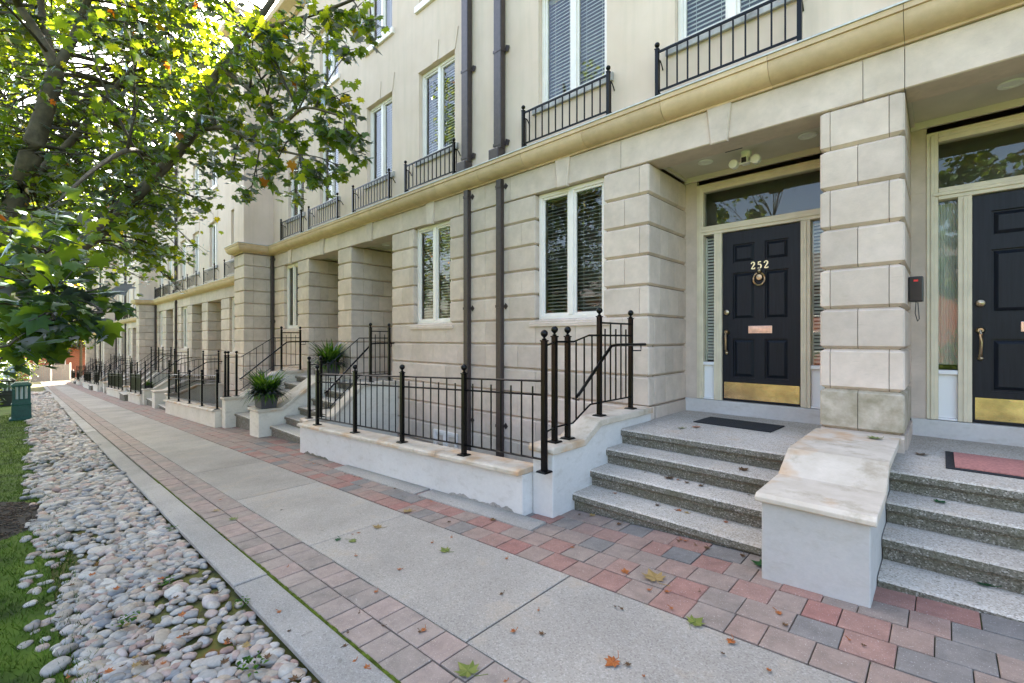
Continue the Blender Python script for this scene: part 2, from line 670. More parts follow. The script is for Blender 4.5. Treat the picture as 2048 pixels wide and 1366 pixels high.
def leaf_mat(name, stops, trans=0.45, tcol=None, shine=1.0):
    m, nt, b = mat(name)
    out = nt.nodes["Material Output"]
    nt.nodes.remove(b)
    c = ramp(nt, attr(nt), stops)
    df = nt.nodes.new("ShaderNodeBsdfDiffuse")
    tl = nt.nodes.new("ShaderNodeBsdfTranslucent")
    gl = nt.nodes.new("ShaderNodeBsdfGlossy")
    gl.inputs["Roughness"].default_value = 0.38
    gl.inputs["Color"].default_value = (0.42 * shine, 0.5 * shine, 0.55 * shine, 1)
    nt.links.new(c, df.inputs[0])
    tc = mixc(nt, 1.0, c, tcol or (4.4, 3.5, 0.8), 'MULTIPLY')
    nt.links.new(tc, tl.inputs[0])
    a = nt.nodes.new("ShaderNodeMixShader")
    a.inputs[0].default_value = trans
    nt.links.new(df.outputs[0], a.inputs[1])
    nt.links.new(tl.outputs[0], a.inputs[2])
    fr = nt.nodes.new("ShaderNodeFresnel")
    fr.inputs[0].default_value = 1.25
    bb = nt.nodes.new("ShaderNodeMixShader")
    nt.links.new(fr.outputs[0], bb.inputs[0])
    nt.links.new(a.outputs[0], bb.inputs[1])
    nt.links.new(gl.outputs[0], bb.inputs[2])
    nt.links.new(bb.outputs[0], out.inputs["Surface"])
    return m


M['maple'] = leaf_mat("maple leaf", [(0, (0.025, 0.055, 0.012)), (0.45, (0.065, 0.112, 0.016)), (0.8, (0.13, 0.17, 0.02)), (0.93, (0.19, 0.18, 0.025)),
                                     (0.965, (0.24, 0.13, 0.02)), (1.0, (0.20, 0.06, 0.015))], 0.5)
M['fern'] = leaf_mat("strappy plant leaf", [(0, (0.02, 0.055, 0.012)), (0.6, (0.04, 0.105, 0.02)), (1, (0.085, 0.16, 0.035))], 0.35, None, .2)
M['shrub'] = leaf_mat("shrub leaf", [(0, (0.025, 0.05, 0.012)), (0.6, (0.06, 0.10, 0.02)), (1, (0.15, 0.18, 0.04))], 0.35)
M['bark'] = simple("maple bark", (0.075, 0.058, 0.034), 0.9, 0, 14, 0.4, 0.7, 35)
M['twig'] = simple("twig bark", (0.045, 0.034, 0.024), 0.85)
M['dry_tan'] = leaf_mat("tan fallen leaf", [(0, (0.26, 0.17, 0.06)), (1, (0.33, 0.22, 0.09))], 0.1, (1, 1, 1))
M['dry_orange'] = leaf_mat("orange fallen leaf", [(0, (0.30, 0.085, 0.025)), (1, (0.36, 0.13, 0.04))], 0.1, (1, 1, 1))
M['dry_green'] = leaf_mat("green fallen leaf", [(0, (0.12, 0.15, 0.03)), (1, (0.19, 0.20, 0.05))], 0.1, (1, 1, 1))
M['dry_dark'] = leaf_mat("dark fallen leaf", [(0, (0.02, 0.06, 0.02)), (1, (0.03, 0.09, 0.025))], 0.1, (1, 1, 1))
M['dry_brown'] = leaf_mat("brown fallen leaf", [(0, (0.09, 0.05, 0.025)), (1, (0.14, 0.07, 0.03))], 0.1, (1, 1, 1))


def brick_mat():
    m, nt, b = mat("red brick")
    br = nt.nodes.new("ShaderNodeTexBrick")
    g = nt.nodes.new("ShaderNodeNewGeometry")
    mp = nt.nodes.new("ShaderNodeMapping")
    mp.inputs["Rotation"].default_value = (math.radians(90), 0, 0)
    sp = nt.nodes.new("ShaderNodeSeparateXYZ")
    cb = nt.nodes.new("ShaderNodeCombineXYZ")
    ad = nt.nodes.new("ShaderNodeMath")
    nt.links.new(g.outputs["Position"], sp.inputs[0])
    nt.links.new(sp.outputs[0], ad.inputs[0])
    nt.links.new(sp.outputs[1], ad.inputs[1])
    nt.links.new(ad.outputs[0], cb.inputs[0])
    nt.links.new(sp.outputs[2], cb.inputs[1])
    nt.links.new(cb.outputs[0], br.inputs["Vector"])
    br.inputs["Color1"].default_value = (0.36, 0.10, 0.045, 1)
    br.inputs["Color2"].default_value = (0.28, 0.075, 0.04, 1)
    br.inputs["Mortar"].default_value = (0.35, 0.28, 0.22, 1)
    br.inputs["Scale"].default_value = 4.5
    br.inputs["Mortar Size"].default_value = 0.012
    nt.links.new(br.outputs[0], b.inputs["Base Color"])
    b.inputs["Roughness"].default_value = 0.9
    return m


def earth_mat():
    m, nt, b = mat("mossy earth")
    c = ramp(nt, noise(nt, 5.0, 6, 0.7), [(0.32, (0.035, 0.025, 0.015)), (0.46, (0.085, 0.085, 0.015)), (0.56, (0.11, 0.105, 0.016)), (0.66, (0.17, 0.075, 0.018)), (0.8, (0.05, 0.034, 0.018))])
    nt.links.new(c, b.inputs["Base Color"])
    b.inputs["Roughness"].default_value = 1.0
    return m


M['earth'] = earth_mat()
M['mulch'] = simple("bark mulch", (0.05, 0.032, 0.018), 0.95, 0, 40, 0.6)
M['brick'] = brick_mat()
M['moss'] = simple("moss", (0.07, 0.095, 0.012), 1.0, 0, 25, 0.5, 0.8, 200, 0.1)

# ------------------------------------------------------------------ ground, path, kerb
YK0, YK1, YB, YP = 0.915, 1.128, 1.515, 2.41     # kerb, brick band, slabs, pavers
XE = -69.0                                          # far end of the path
xs_g = [60, 20, 5, -5, -16, -30, -46, -70, -110, -300]


def sheet(name, strips, m, dz=0.0):
    b = MB()
    for x0, x1, y0, y1, t in strips:
        b.face([(x1, y0, gz(x1) + dz), (x0, y0, gz(x0) + dz), (x0, y1, gz(x0) + dz), (x1, y1, gz(x1) + dz)], 0, t)
    return b.build(name, m)


st = []
for i in range(len(xs_g) - 1):
    st.append((xs_g[i], xs_g[i + 1], -300, 3.04, 0.5))
st += [(-62.0, -110, 3.04, 300, 0.5), (-110, -300, 3.04, 300, 0.5)]
struct(sheet("ground", st, M['earth'], -0.052))
lawn_st = []
for i in range(len(xs_g) - 1):
    lawn_st.append((xs_g[i], xs_g[i + 1], -300, 0.12, 0.5))
struct(sheet("lawn", lawn_st, M['grass'], -0.040))
bed_st = []
xs_b = [6, 0, -8, -16, -30, -46, XE]
for i in range(len(xs_b) - 1):
    bed_st.append((xs_b[i], xs_b[i + 1], YK0 + .01, 3.56, 0.5))
struct(sheet("paving_bed", bed_st, M['bed'], -0.014))


def pav(b, x0, x1, y0, y1, gap, ch, t, tilt=0.0015, dz=0.0):
    """one paving unit lying on the slope, top edge chamfered"""
    x0, x1 = min(x0, x1) + gap, max(x0, x1) - gap
    y0 += gap
    y1 -= gap
    j = [random.uniform(-tilt, tilt) for _ in range(3)]

    def z(x, y):
        return gz(x) + dz + j[0] + j[1] * (x - x0) / (x1 - x0) + j[2] * (y - y0) / (y1 - y0)
    lo = [(x0, y0), (x1, y0), (x1, y1), (x0, y1)]
    hi = [(x0 + ch, y0 + ch), (x1 - ch, y0 + ch), (x1 - ch, y1 - ch), (x0 + ch, y1 - ch)]
    b.rings([[(x, y, z(x, y) - 0.03) for x, y in lo], [(x, y, z(x, y) - ch * .6) for x, y in lo], [(x, y, z(x, y)) for x, y in hi]], 0, t, False, True)


# concrete slabs, joints every 1.86 m
b = MB()
x = -1.75 + 1.86 * 4
while x > XE:
    n = 4 if x > -16 else 2
    pav(b, x, max(x - 1.86, XE), YB, YP, 0.005, 0.006, random.random(), 0.002)
    x -= 1.86
struct(b.build("concrete_path", M['concrete']))
# kerb stones
b = MB()
x = 4.05
while x > XE:
    pav(b, x, max(x - 3.7, XE), YK0, YK1, 0.006, 0.010, random.random(), 0.004, 0.006)
    x -= 3.7
struct(b.build("kerb", M['kerb']))
# two courses of brick setts
b = MB()
for r in range(2):
    y0 = YK1 + 0.012 + r * 0.189
    x = 5.0 + 0.05 * r
    while x > XE:
        w = 0.183
        pav(b, x, x - w, y0 + random.uniform(-.002, .002), y0 + 0.188, 0.003 + random.uniform(0, .0015), 0.005, random.random(), 0.002)
        x -= w
struct(b.build("brick_band", M['band']))
# square pavers before the houses
b = MB()
rows = [0.0, 0.205, 0.41, 0.615, 0.82, 1.03]
for r in range(5):
    x = 5.0 + (0.1 if r % 2 else 0) + random.uniform(0, .05)
    while x > XE:
        w = random.choice([0.205, 0.205, 0.205, 0.16, 0.25])
        t = random.random()
        if x < -9:
            t = 0.3 + 0.5 * t
        pav(b, x, x - w, YP + rows[r] + .003, YP + rows[r + 1], 0.002 + random.uniform(0, .001), 0.004, t, 0.002)
        x -= w
struct(b.build("paver_strip", M['paver']))

# moss growing out of the joint along the kerb
b = MB()
x = -1.15
while x > -7.5:
    w = .006 + .011 * max(0, math.sin(x * 1.9 + 2.2)) + random.uniform(0, .006)
    if x < -3.6:
        w *= .45
    h = .006 + random.uniform(0, .006)
    yc = YK1 + .006 + random.uniform(-.003, .003)
    z = gz(x) - .006
    b.rings([[(x - .03, yc - w, z), (x + .03, yc - w, z), (x + .03, yc + w, z), (x - .03, yc + w, z)],
             [(x - .015, yc - w * .4, z + h), (x + .015, yc - w * .4, z + h), (x + .015, yc + w * .4, z + h), (x - .015, yc + w * .4, z + h)]], 0, random.random(), False, True)
    x -= .022
o = b.build("moss", M['moss'], smooth='all')
tag(o, "green moss filling the joint between kerb and brick band", "moss", None, "stuff")

# ------------------------------------------------------------------ the houses
HC = 0.36
ZB = 2.062                       # underside of the stone lintel band
Z_LAND = -0.95


def split(x0, x1, row, pat=None, tgt=0.62):
    """joint positions of one course"""
    w = x1 - x0
    if pat == 'pier':
        c = [0.13, 0.83] if row % 2 else [0.47]
    elif pat == 'wallpier':
        c = [0.80] if row % 2 else [0.48]
    elif w < 0.5:
        c = [] if row % 2 else [0.5]
    else:
        n = max(1, round(w / tgt))
        c = [i / n for i in range(1, n)] if row % 2 else [(i + .5) / n for i in range(n)]
    return [x0] + [x0 + w * k for k in c] + [x1]


def rust(b, x0, x1, y0, y1, z0, z1, row, L, R, pat=None, m=0, deep=None):
    """a length of one rusticated course; deep = y where a return wall ends"""
    js = split(x0, x1, row, pat)
    ye = y1 if deep is None else min(y0 + 0.30, deep)
    for i in range(len(js) - 1):
        b.block(js[i], js[i + 1], y0, ye, z0, z1, L if i == 0 else 'j', R if i == len(js) - 2 else 'j', 'o', 'j', 0.034, m, random.random())
    if deep is not None and deep > ye + .05:
        ys = [ye, ye + .22, ye + .52, deep] if row % 2 else [ye, ye + .40, deep]
        ys = [y for y in ys if y <= deep]
        for i in range(len(ys) - 1):
            b.block(x0, x1, ys[i], ys[i + 1], z0, z1, L, R, 'j', 'j', 0.034, m, random.random())


def window_parts(parent, xa, xb, za, zb, yf, blind='blind', drop=1.0, tilt=0.55):
    """casement pair: frame, two panes, slatted blind"""
    f = MB()
    y0, y1 = yf, yf + 0.07
    w = 0.055
    f.box(xa, xb, y0, y1, za, za + w)
    f.box(xa, xb, y0, y1, zb - w, zb)
    f.box(xa, xa + w, y0, y1, za + w, zb - w)
    f.box(xb - w, xb, y0, y1, za + w, zb - w)
    xm = (xa + xb) / 2
    f.box(xm - .04, xm + .04, y0 - .006, y1, za + w, zb - w)
    for a, c in ((xa + w, xm - .04), (xm + .04, xb - w)):
        k = 0.032
        f.box(a, c, y0 + .018, y1 - .01, za + w, za + w + k)
        f.box(a, c, y0 + .018, y1 - .01, zb - w - k, zb - w)
        f.box(a, a + k, y0 + .018, y1 - .01, za + w + k, zb - w - k)
        f.box(c - k, c, y0 + .018, y1 - .01, za + w + k, zb - w - k)
    fr = f.build("window", M['frame'], parent, bevel=0.004)
    for a, c in ((xa + w, xm - .04), (xm + .04, xb - w)):
        p = MB()
        p.face([(a + .02, y0 + .04, za + w + .02), (c - .02, y0 + .04, za + w + .02), (c - .02, y0 + .04, zb - w - .02), (a + .02, y0 + .04, zb - w - .02)])
        p.build("pane", M['glass'], fr)
    if blind:
        s = MB()
        ys = yf + 0.13
        z = zb - .08
        zl = zb - (zb - za - .04) * drop
        dy = 0.021 * math.cos(tilt)
        dzz = 0.021 * math.sin(tilt)
        for a, c in ((xa + .05, xm - .02), (xm + .02, xb - .05)):
            z = zb - .10
            while z > zl:
                s.face([(a, ys - dy, z - dzz), (c, ys - dy, z - dzz), (c, ys + dy, z + dzz), (a, ys + dy, z + dzz)])
                z -= 0.050
            s.box(a, c, ys - .02, ys + .02, zb - .09, zb - .04)
            s.box(a, c, ys - .014, ys + .014, zl - .02, zl)
            for q in (a + .12, c - .12):
                s.box(q - .002, q + .002, ys - .026, ys - .024, zl, zb - .05)
        s.build("blind", M[blind], fr)
    return fr


DIGITS = {
    '2': [(0.10, 0.74), (0.14, 0.88), (0.30, 0.98), (0.50, 0.97), (0.66, 0.86), (0.66, 0.68), (0.50, 0.48), (0.26, 0.24), (0.14, 0.07), (0.40, 0.06), (0.72, 0.07), (0.76, 0.22)],
    '5': [(0.68, 0.95), (0.42, 0.93), (0.22, 0.93), (0.19, 0.74), (0.16, 0.56), (0.36, 0.62), (0.56, 0.58), (0.70, 0.42), (0.68, 0.20), (0.52, 0.06), (0.30, 0.04), (0.13, 0.14)],
}
WID = {'2': [.09, .06, .055, .07, .09, .10, .08, .06, .08, .085, .075, .05], '5': [.07, .08, .075, .05, .05, .07, .085, .10, .10, .08, .06, .09]}


def number_mesh(text, xc, z0, h, y, b):
    w = h * 0.60
    x = xc - (len(text) * w + (len(text) - 1) * h * .22) / 2
    for ch in text:
        pts, ww = DIGITS[ch], WID[ch]
        P = [Vector((x + p[0] * w * 1.15, 0, z0 + p[1] * h)) for p in pts]
        L, R = [], []
        for i, p in enumerate(P):
            d = (P[min(i + 1, len(P) - 1)] - P[max(i - 1, 0)]).normalized()
            n = Vector((-d.z, 0, d.x))
            L.append(p + n * ww[i] * h * .95)
            R.append(p - n * ww[i] * h * .95)
        for i in range(len(P) - 1):
            q = [L[i], L[i + 1], R[i + 1], R[i]]
            b.rings([[(v.x, y, v.z) for v in q], [(v.x, y - .006, v.z) for v in q]])
        x += w + h * .22


def door_assembly(parent, xc, yb, dz, number=None, detail=True, kick='brass', curtain='blind'):
    hw, dw = 0.745, 0.430
    zb, zd, zt0, zt1, zf = -0.79 + dz, 1.31 + dz, 1.44 + dz, 1.88 + dz, 1.99 + dz
    sgz = -0.31 + dz
    f = MB()
    y0, y1 = yb - .02, yb + .09
    for s in (-1, 1):
        a, c = sorted((xc + s * hw, xc + s * (hw - .085)))
        f.box(a, c, y0, y1, zb, zf)
        a, c = sorted((xc + s * (hw - .03), xc + s * (hw - .06)))
        f.box(a, c, y0 - .012, y0, zb, zf - .03)
        a, c = sorted((xc + s * dw, xc + s * (dw + .095)))
        f.box(a, c, y0 - .003, y1, zb, zd + .02)
        a, c = sorted((xc + s * (dw + .03), xc + s * (dw + .06)))
        f.box(a, c, y0 - .014, y0 - .003, zb, zd)
    ia, ib = xc - hw + .085, xc + hw - .085
    f.box(ia, ib, y0, y1, zt1 + .01, zf)
    f.box(ia, ib, y0 - .006, y1, zd + .02, zt0)
    f.box(ia - .04, ib + .04, y0 - .02, y0 - .006, zd + .055, zd + .085)
    f.box(ia, ib, y0 - .012, y0, zf - .06, zf - .03)
    fr = f.build("door_frame", M['cream'], parent, bevel=0.004)
    g = MB()
    g.face([(ia, yb + .05, zt0), (ib, yb + .05, zt0), (ib, yb + .05, zt1 + .01), (ia, yb + .05, zt1 + .01)])
    g.build("transom_pane", M['glass'], fr)
    for s in (-1, 1):
        a, c = sorted((xc + s * (dw + .095), xc + s * (hw - .085)))
        p = MB()
        p.face([(a, yb + .05, sgz), (c, yb + .05, sgz), (c, yb + .05, zd + .02), (a, yb + .05, zd + .02)])
        p.build("sidelight_pane", M['glass'], fr)
        p = MB()
        p.box(a, c, yb + .02, yb + .06, zb + .02, sgz - .04)
        p.box(a, c, yb - .015, yb + .06, sgz - .04, sgz)
        p.box(a, c, yb - .01, yb + .06, zb, zb + .02)
        p.build("apron_panel", M['offwhite'], fr, bevel=0.003)
        s_ = MB()
        if curtain == 'blind':
            z = zd - .02
            while z > sgz + .03:
                s_.face([(a + .01, yb + .085, z - .015), (c - .01, yb + .085, z - .015), (c - .01, yb + .115, z + .012), (a + .01, yb + .115, z + .012)])
                z -= .040
            s_.box(a, a + .012, yb + .08, yb + .12, sgz, zd)
            s_.box(c - .012, c, yb + .08, yb + .12, sgz, zd)
            s_.build("shutter", M['blind'], fr)
        else:
            n = 14
            for i in range(n):
                xa_, xb_ = a + (c - a) * i / n, a + (c - a) * (i + 1) / n
                ya_, yb_ = yb + .10 + .012 * (i % 2), yb + .10 + .012 * ((i + 1) % 2)
                s_.face([(xa_, ya_, sgz + .05), (xb_, yb_, sgz + .05), (xb_, yb_, zd), (xa_, ya_, zd)])
            s_.build("net_curtain", M['curtain'], fr)
    # the door leaf with six fielded panels
    d = MB()
    yd = yb + .012
    xa, xb = xc - dw + .004, xc + dw - .004
    cols = ((xc - .305, xc - .055), (xc + .055, xc + .305))
    rws = ((zb + .30, zb + .78), (zb + 1.02, zb + 1.60), (zb + 1.725, zb + 1.955))
    ops = [(c[0], c[1], r[0], r[1]) for c in cols for r in rws]
    d.panel_wall(xa, xb, zb + .006, zd + .012, ops, yd, 0.022)
    for a, c, lo, hi in ops:
        e = 0.016
        q = lambda i, y: [(a + i, y, lo + i), (c - i, y, lo + i), (c - i, y, hi - i), (a + i, y, hi - i)]
        d.rings([q(0, yd + .022), q(e, yd + .022), q(e + .03, yd + .004)], 0, .5, False, True)
    d.face([(xa, yd + .04, zb), (xb, yd + .04, zb), (xb, yd + .04, zd + .012), (xa, yd + .04, zd + .012)])
    dr = d.build("door", M['door'], parent)
    if kick:
        k = MB()
        k.box(xc - dw + .02, xc + dw - .015, yd - .004, yd - .0005, zb + .03, zb + .235)
        for i in range(5):
            for zz in (zb + .045, zb + .22):
                k.sphere((xc - dw + .04 + i * .197, yd - .005, zz), .005, 6, 4)
        k.build("kick_plate", M['brass'], dr)
    if detail:
        k = MB()
        k.lathe((xc, yd - .02, zb + 1.52), [(0.0, -.012), (.032, -.010), (.04, 0.0), (.034, .012), (.034, .02)], 14, axis='y')
        ring = [(xc + .062 * math.cos(a), yd - .03, zb + 1.50 + .075 * math.sin(a)) for a in [math.pi * (0.62 + 1.76 * i / 16) for i in range(17)]]
        k.tube(ring, .010, 6)
        k.sphere((xc, yd - .02, zb + 1.60), .022, 8, 6, sz=1.5)
        k.build("knocker", M['dull_brass'], dr, smooth=True)
        k = MB()
        k.box(xc - .125, xc + .135, yd - .010, yd - .001, zb + .845, zb + .935)
        k.box(xc - .105, xc + .115, yd - .016, yd - .010, zb + .862, zb + .918)
        k.build("mail_slot", M['slot'], dr, bevel=.003)
        hx = xc - dw + .055
        k = MB()
        k.lathe((hx, yd - .015, zb + 1.11), [(0.0, -.022), (.014, -.02), (.03, -.012), (.034, .015)], 14, axis='y')
        k.build("deadbolt", M['dull_brass'], dr, smooth=True)
        k = MB()
        k.lathe((hx, yd - .012, zb + .86), [(0.0, -.03), (.02, -.03), (.030, -.012), (.034, .012)], 14, axis='y')
        k.tube([(hx, yd - .03, zb + .86), (hx, yd - .055, zb + .82), (hx + .004, yd - .06, zb + .75), (hx, yd - .05, zb + .65), (hx, yd - .01, zb + .61)], [.014, .013, .013, .012, .016], 8)
        k.sphere((hx, yd - .01, zb + .60), .022, 8, 6)
        k.build("handle", M['dull_brass'], dr, smooth=True)
    if number:
        k = MB()
        number_mesh(number, xc, zb + 1.625, .088, yd - .002, k)
        k.build("house_number", M['number'], dr)
    return fr, dr


CORN = [(0.0, 2.424), (0.030, 2.424), (0.030, 2.445)]
for i in range(9):
    a = math.pi / 2 * i / 8
    CORN.append((0.040 + 0.150 * math.sin(a), 2.606 - 0.156 * math.cos(a)))
CORN += [(0.186, 2.612), (0.205, 2.614), (0.205, 2.660), (0.0, 2.668)]
FLASH = [(0.0, 2.670), (0.217, 2.662), (0.217, 2.677), (0.0, 2.700)]


def sweep_xy(b, prof, path, dz, m=0):
    """cornice profile (projection, z) along a plan path; the projection points to the right-hand side of travel"""
    rs = []
    n = len(path)
    for i, p in enumerate(path):
        p = Vector((p[0], p[1]))
        dirs = []
        if i > 0:
            dirs.append((p - Vector(path[i - 1])).normalized())
        if i < n - 1:
            dirs.append((Vector(path[i + 1]) - p).normalized())
        ns = [Vector((d.y, -d.x)) for d in dirs]
        nn = sum(ns, Vector((0, 0)))
        nn = nn / nn.length
        k = 1 / max(0.3, nn.dot(ns[0]))
        rs.append([(p.x + nn.x * q * k, p.y + nn.y * q * k, z + dz) for q, z in prof])
    b.rings(rs, m, random.random())


def juliet(parent, xa, xb, yw, dz):
    """little iron guard in front of an upper window, standing on the cornice"""
    y = yw - 0.13
    zt, zl = 3.205 + dz, 2.765 + dz
    b = MB()
    b.box(xa, xb, y - .008, y + .008, zt - .012, zt + .012)
    b.box(xa, xb, y - .008, y + .008, zl - .010, zl + .010)
    n = max(6, round((xb - xa) / 0.115))
    for i in range(1, n):
        x = xa + (xb - xa) * i / n
        b.box(x - .007, x + .007, y - .007, y + .007, zl + .010, zt - .012)
    for x, s in ((xa, -1), (xb, 1)):
        b.tube([(x, y, zt - .06), (x, y + .08, zt - .06), (x + .002, y + .115, zt - .10), (x + .002, yw + .01, zt - .14)], .009, 4)
        b.box(x - .007, x + .007, y, yw, zl - .008, zl + .008)
        b.box(x - .006, x + .006, y + .05, y + .062, zl, zt - .06)
    r = b.build("balcony_railing", M['iron'], parent)
    for x in (xa, xb):
        p = MB()
        p.box(x - .019, x + .019, y - .019, y + .019, 2.682 + dz, zt + .03)
        p.box(x - .023, x + .023, y - .023, y + .023, zt + .03, zt + .042)
        p.lathe((x, y, zt + .042), [(.016, 0), (.010, .012), (.014, .02)], 8)
        p.sphere((x, y, zt + .085), .030, 10, 7)
        p.build("post", M['iron'], r, smooth=True)
    return r


def downpipe(parent, x, yw, dz, zbot, top=True):
    b = MB()
    w = .052
    b.box(x - w, x + w, yw - .085, yw - .005, zbot, 2.41 + dz)
    p = b.build("downpipe", M['pipe'], parent, bevel=.008)
    zz = 2.30 + dz
    while zz > zbot + .4:
        k = MB()
        k.box(x - w - .004, x + w + .004, yw - .09, yw - .004, zz - .02, zz + .02)
        for s in (-1, 1):
            c = x + s * (w + .035)
            k.rings([[(c - .045, yw - .012, zz), (c, yw - .012, zz - .05), (c + .045, yw - .012, zz), (c, yw - .012, zz + .05)],
                     [(c - .045, yw - .004, zz), (c, yw - .004, zz - .05), (c + .045, yw - .004, zz), (c, yw - .004, zz + .05)]])
        k.build("bracket", M['pipe'], p)
        zz -= 1.82
    if top:
        b = MB()
        w2 = .078
        b.box(x - w2, x + w2, yw - .11, yw - .004, 2.86 + dz, 8.7 + dz)
        b.box(x - w2 - .05, x + w2, yw - .17, yw - .004, 2.69 + dz, 2.86 + dz)
        p = b.build("downpipe", M['pipe'], parent, bevel=.012)
        for zz in (2.93, 4.35, 5.8):
            k = MB()
            k.box(x - w2 - .004, x + w2 + .004, yw - .115, yw - .003, zz + dz - .02, zz + dz + .02)
            c = x + w2 + .04
            z = zz + dz + .03
            k.rings([[(c - .045, yw - .02, z - .02), (c + .02, yw - .02, z - .055), (c + .05, yw - .02, z + .02), (c - .015, yw - .02, z + .055)],
                     [(c - .045, yw - .004, z - .02), (c + .02, yw - .004, z - .055), (c + .05, yw - .004, z + .02), (c - .015, yw - .004, z + .055)]])
            k.build("bracket", M['pipe'], p)


def keystone(b, xc, yf, dz):
    q = lambda y: [(xc - .085, y, ZB + dz - .022), (xc + .085, y, ZB + dz - .022), (xc + .125, y, 2.424 + dz), (xc - .125, y, 2.424 + dz)]
    e = .012
    q2 = [(xc - .085 + e, yf - .030, ZB + dz - .022 + e), (xc + .085 - e, yf - .030, ZB + dz - .022 + e), (xc + .125 - e, yf - .030, 2.420 + dz), (xc - .125 + e, yf - .030, 2.420 + dz)]
    b.rings([q(yf + .02), q(yf - .018), q2], 0, random.random())


def house(spec):
    """one house of the terrace; x grows to the right, the front looks to -y"""
    xl, xr, yf, dz = spec['x0'], spec['x1'], spec['yf'], spec.get('dz', 0.0)
    yb = yf + 1.063
    ra, rb = spec['recess']
    dc = spec['door']
    zlow = spec['zlow']
    H = thing("terraced_house", ((xl + xr) / 2, yf, gz((xl + xr) / 2)), spec['label'], "house", "houses of the stone terrace")
    wins = spec['windows']
    segs = spec['segs']          # (x0, x1, L, R, pattern, deep?)
    halves = {0: MB(), 1: MB()}
    pick = lambda a, c: halves[0 if (a + c) / 2 < dc else 1]
    rows = int(math.ceil((ZB + dz - zlow) / HC))
    for r in range(1, rows + 1):
        z1 = ZB + dz - HC * (r - 1)
        z0 = z1 - HC
        if r <= 5:
            for s in segs:
                rust(pick(s[0], s[1]), s[0], s[1], yf, yf + .14, z0, z1, r, s[2], s[3], s[4], 0, yb if s[5] else None)
        else:
            solid = [(xl, ra), (rb, xr)]
            for a, c in solid:
                if c - a < .05:
                    continue
                deep = None
                L = R = 'j'
                pat = None
                if r <= 8:
                    if abs(c - ra) < 1e-6:
                        R = 'o'
                    if abs(a - rb) < 1e-6:
                        L = 'o'
                    if c - a < .9:
                        pat = 'pier'
                        deep = yb
                        if spec.get('open_l') and abs(a - xl) < 1e-6:
                            L = 'o'
                        if spec.get('open_r') and abs(c - xr) < 1e-6:
                            R = 'o'
                m = 1 if (r == 8 and spec.get('moss') and pat == 'pier') else 0
                b = pick(a, c)
                rust(b, a, c, yf, yf + .14, z0, z1, r, L, R, pat, m, deep)
                # the return of the wall along the porch
                if deep is None and r <= 8:
                    if abs(c - ra) < 1e-6:
                        rust(b, c - .4, c, yf + .14, yf + .2, z0, z1, r, 'j', 'o', 'wallpier', 0, yb)
                    if abs(a - rb) < 1e-6:
                        rust(b, a, a + .4, yf + .14, yf + .2, z0, z1, r, 'o', 'j', 'wallpier', 0, yb)
    # plain plinth under the lowest course of the porch walls
    zp = ZB + dz - HC * 8
    for a, c in ((xl, ra), (rb, xr)):
        if c - a > .05:
            q = (a - (0 if a == xl and not spec.get('open_l') else .012), c + (0 if c == xr and not spec.get('open_r') else .012))
            pick(a, c).box(q[0], q[1], yf + .17, yb - .001, zp - .6, zp - .002, 0, .3)
    for q in halves.values():
        if q.f:
            q.build("stone_base", [M['stone'], M['stone_moss']], H)
    # mortar core behind the blocks
    cores = {0: MB(), 1: MB()}
    pick = lambda a, c: cores[0 if (a + c) / 2 < dc else 1]
    for s in segs:
        k = pick(s[0], s[1])
        k.box(s[0] + .03, s[1] - .03, yf + .036, (yb - .002 if s[5] else yf + .13), ZB + dz - 5 * HC, ZB + dz - .002)
    for a, c in ((xl, ra), (rb, xr)):
        if c - a > .05:
            k = pick(a, c)
            k.box(a + .03, c - .03, yf + .036, yf + .13, zp, ZB + dz - 5 * HC)
            k.box(max(a + .03, c - .37) if abs(c - ra) < 1e-6 else a + .03, c - .03 if abs(c - ra) < 1e-6 else min(c - .03, a + .37), yf + .13, yb - .002, zp, ZB + dz - 5 * HC)
    for a, c in ((xl, ra), (rb, xr)):
        if c - a > .05:
            pick(a, c).box(a + .03, c - .03, yf + .036, yf + .13, zlow, zp)
    for q in cores.values():
        if q.f:
            q.build("mortar_core", M['mortar'], H)
    # sills of the ground floor windows
    for a, c in wins:
        s = MB()
        zs = ZB + dz - 5 * HC
        s.prof_x([(yf - .022, zs - .10), (yf - .022, zs - .055), (yf + .10, zs - .004), (yf + .10, zs - .10)], a - .10, c + .10, 0, .6)
        s.build("sill", M['stone'], H)
        jb = MB()
        jb.face([(a, yf + .143, zs), (a, yf + .143, ZB + dz), (a, yf + .30, ZB + dz), (a, yf + .30, zs)])
        jb.face([(c, yf + .143, ZB + dz), (c, yf + .143, zs), (c, yf + .30, zs), (c, yf + .30, ZB + dz)])
        jb.build("window_reveal", M['stone'], H)
        window_parts(H, a + .004, c - .004, zs + .0, ZB + dz - .005, yf + .085, spec.get('blind', 'blind_dark'), 1.0, spec.get('tilt', .55))
        room = MB()
        room.box(a - .2, c + .2, yf + .9, yf + .95, zs - .3, ZB + dz)
        room.box(a - .2, a - .15, yf + .30, yf + .9, zs - .3, ZB + dz)
        room.box(c + .15, c + .2, yf + .30, yf + .9, zs - .3, ZB + dz)
        room.box(a - .2, c + .2, yf + .16, yf + .9, zs - .3, zs - .1)
        room.build("room_interior", M['room'], H)
    # lintel band with keystones
    b = MB()
    js = [xl] + sorted(spec['joints']) + [xr]
    for i in range(len(js) - 1):
        b.block(js[i], js[i + 1], yf - .004, yf + .34, ZB + dz, 2.424 + dz, 'j', 'j', 'o', 'o', .012, 0, random.random())
    for kx in spec['keys']:
        keystone(b, kx, yf - .004, dz)
    b.build("lintel_band", M['stone'], H)
    # cornice and flashing
    pl, pr = (xl, yf), (xr, yf)
    pavi = spec.get('pavilion')
    path = [pl, pr]
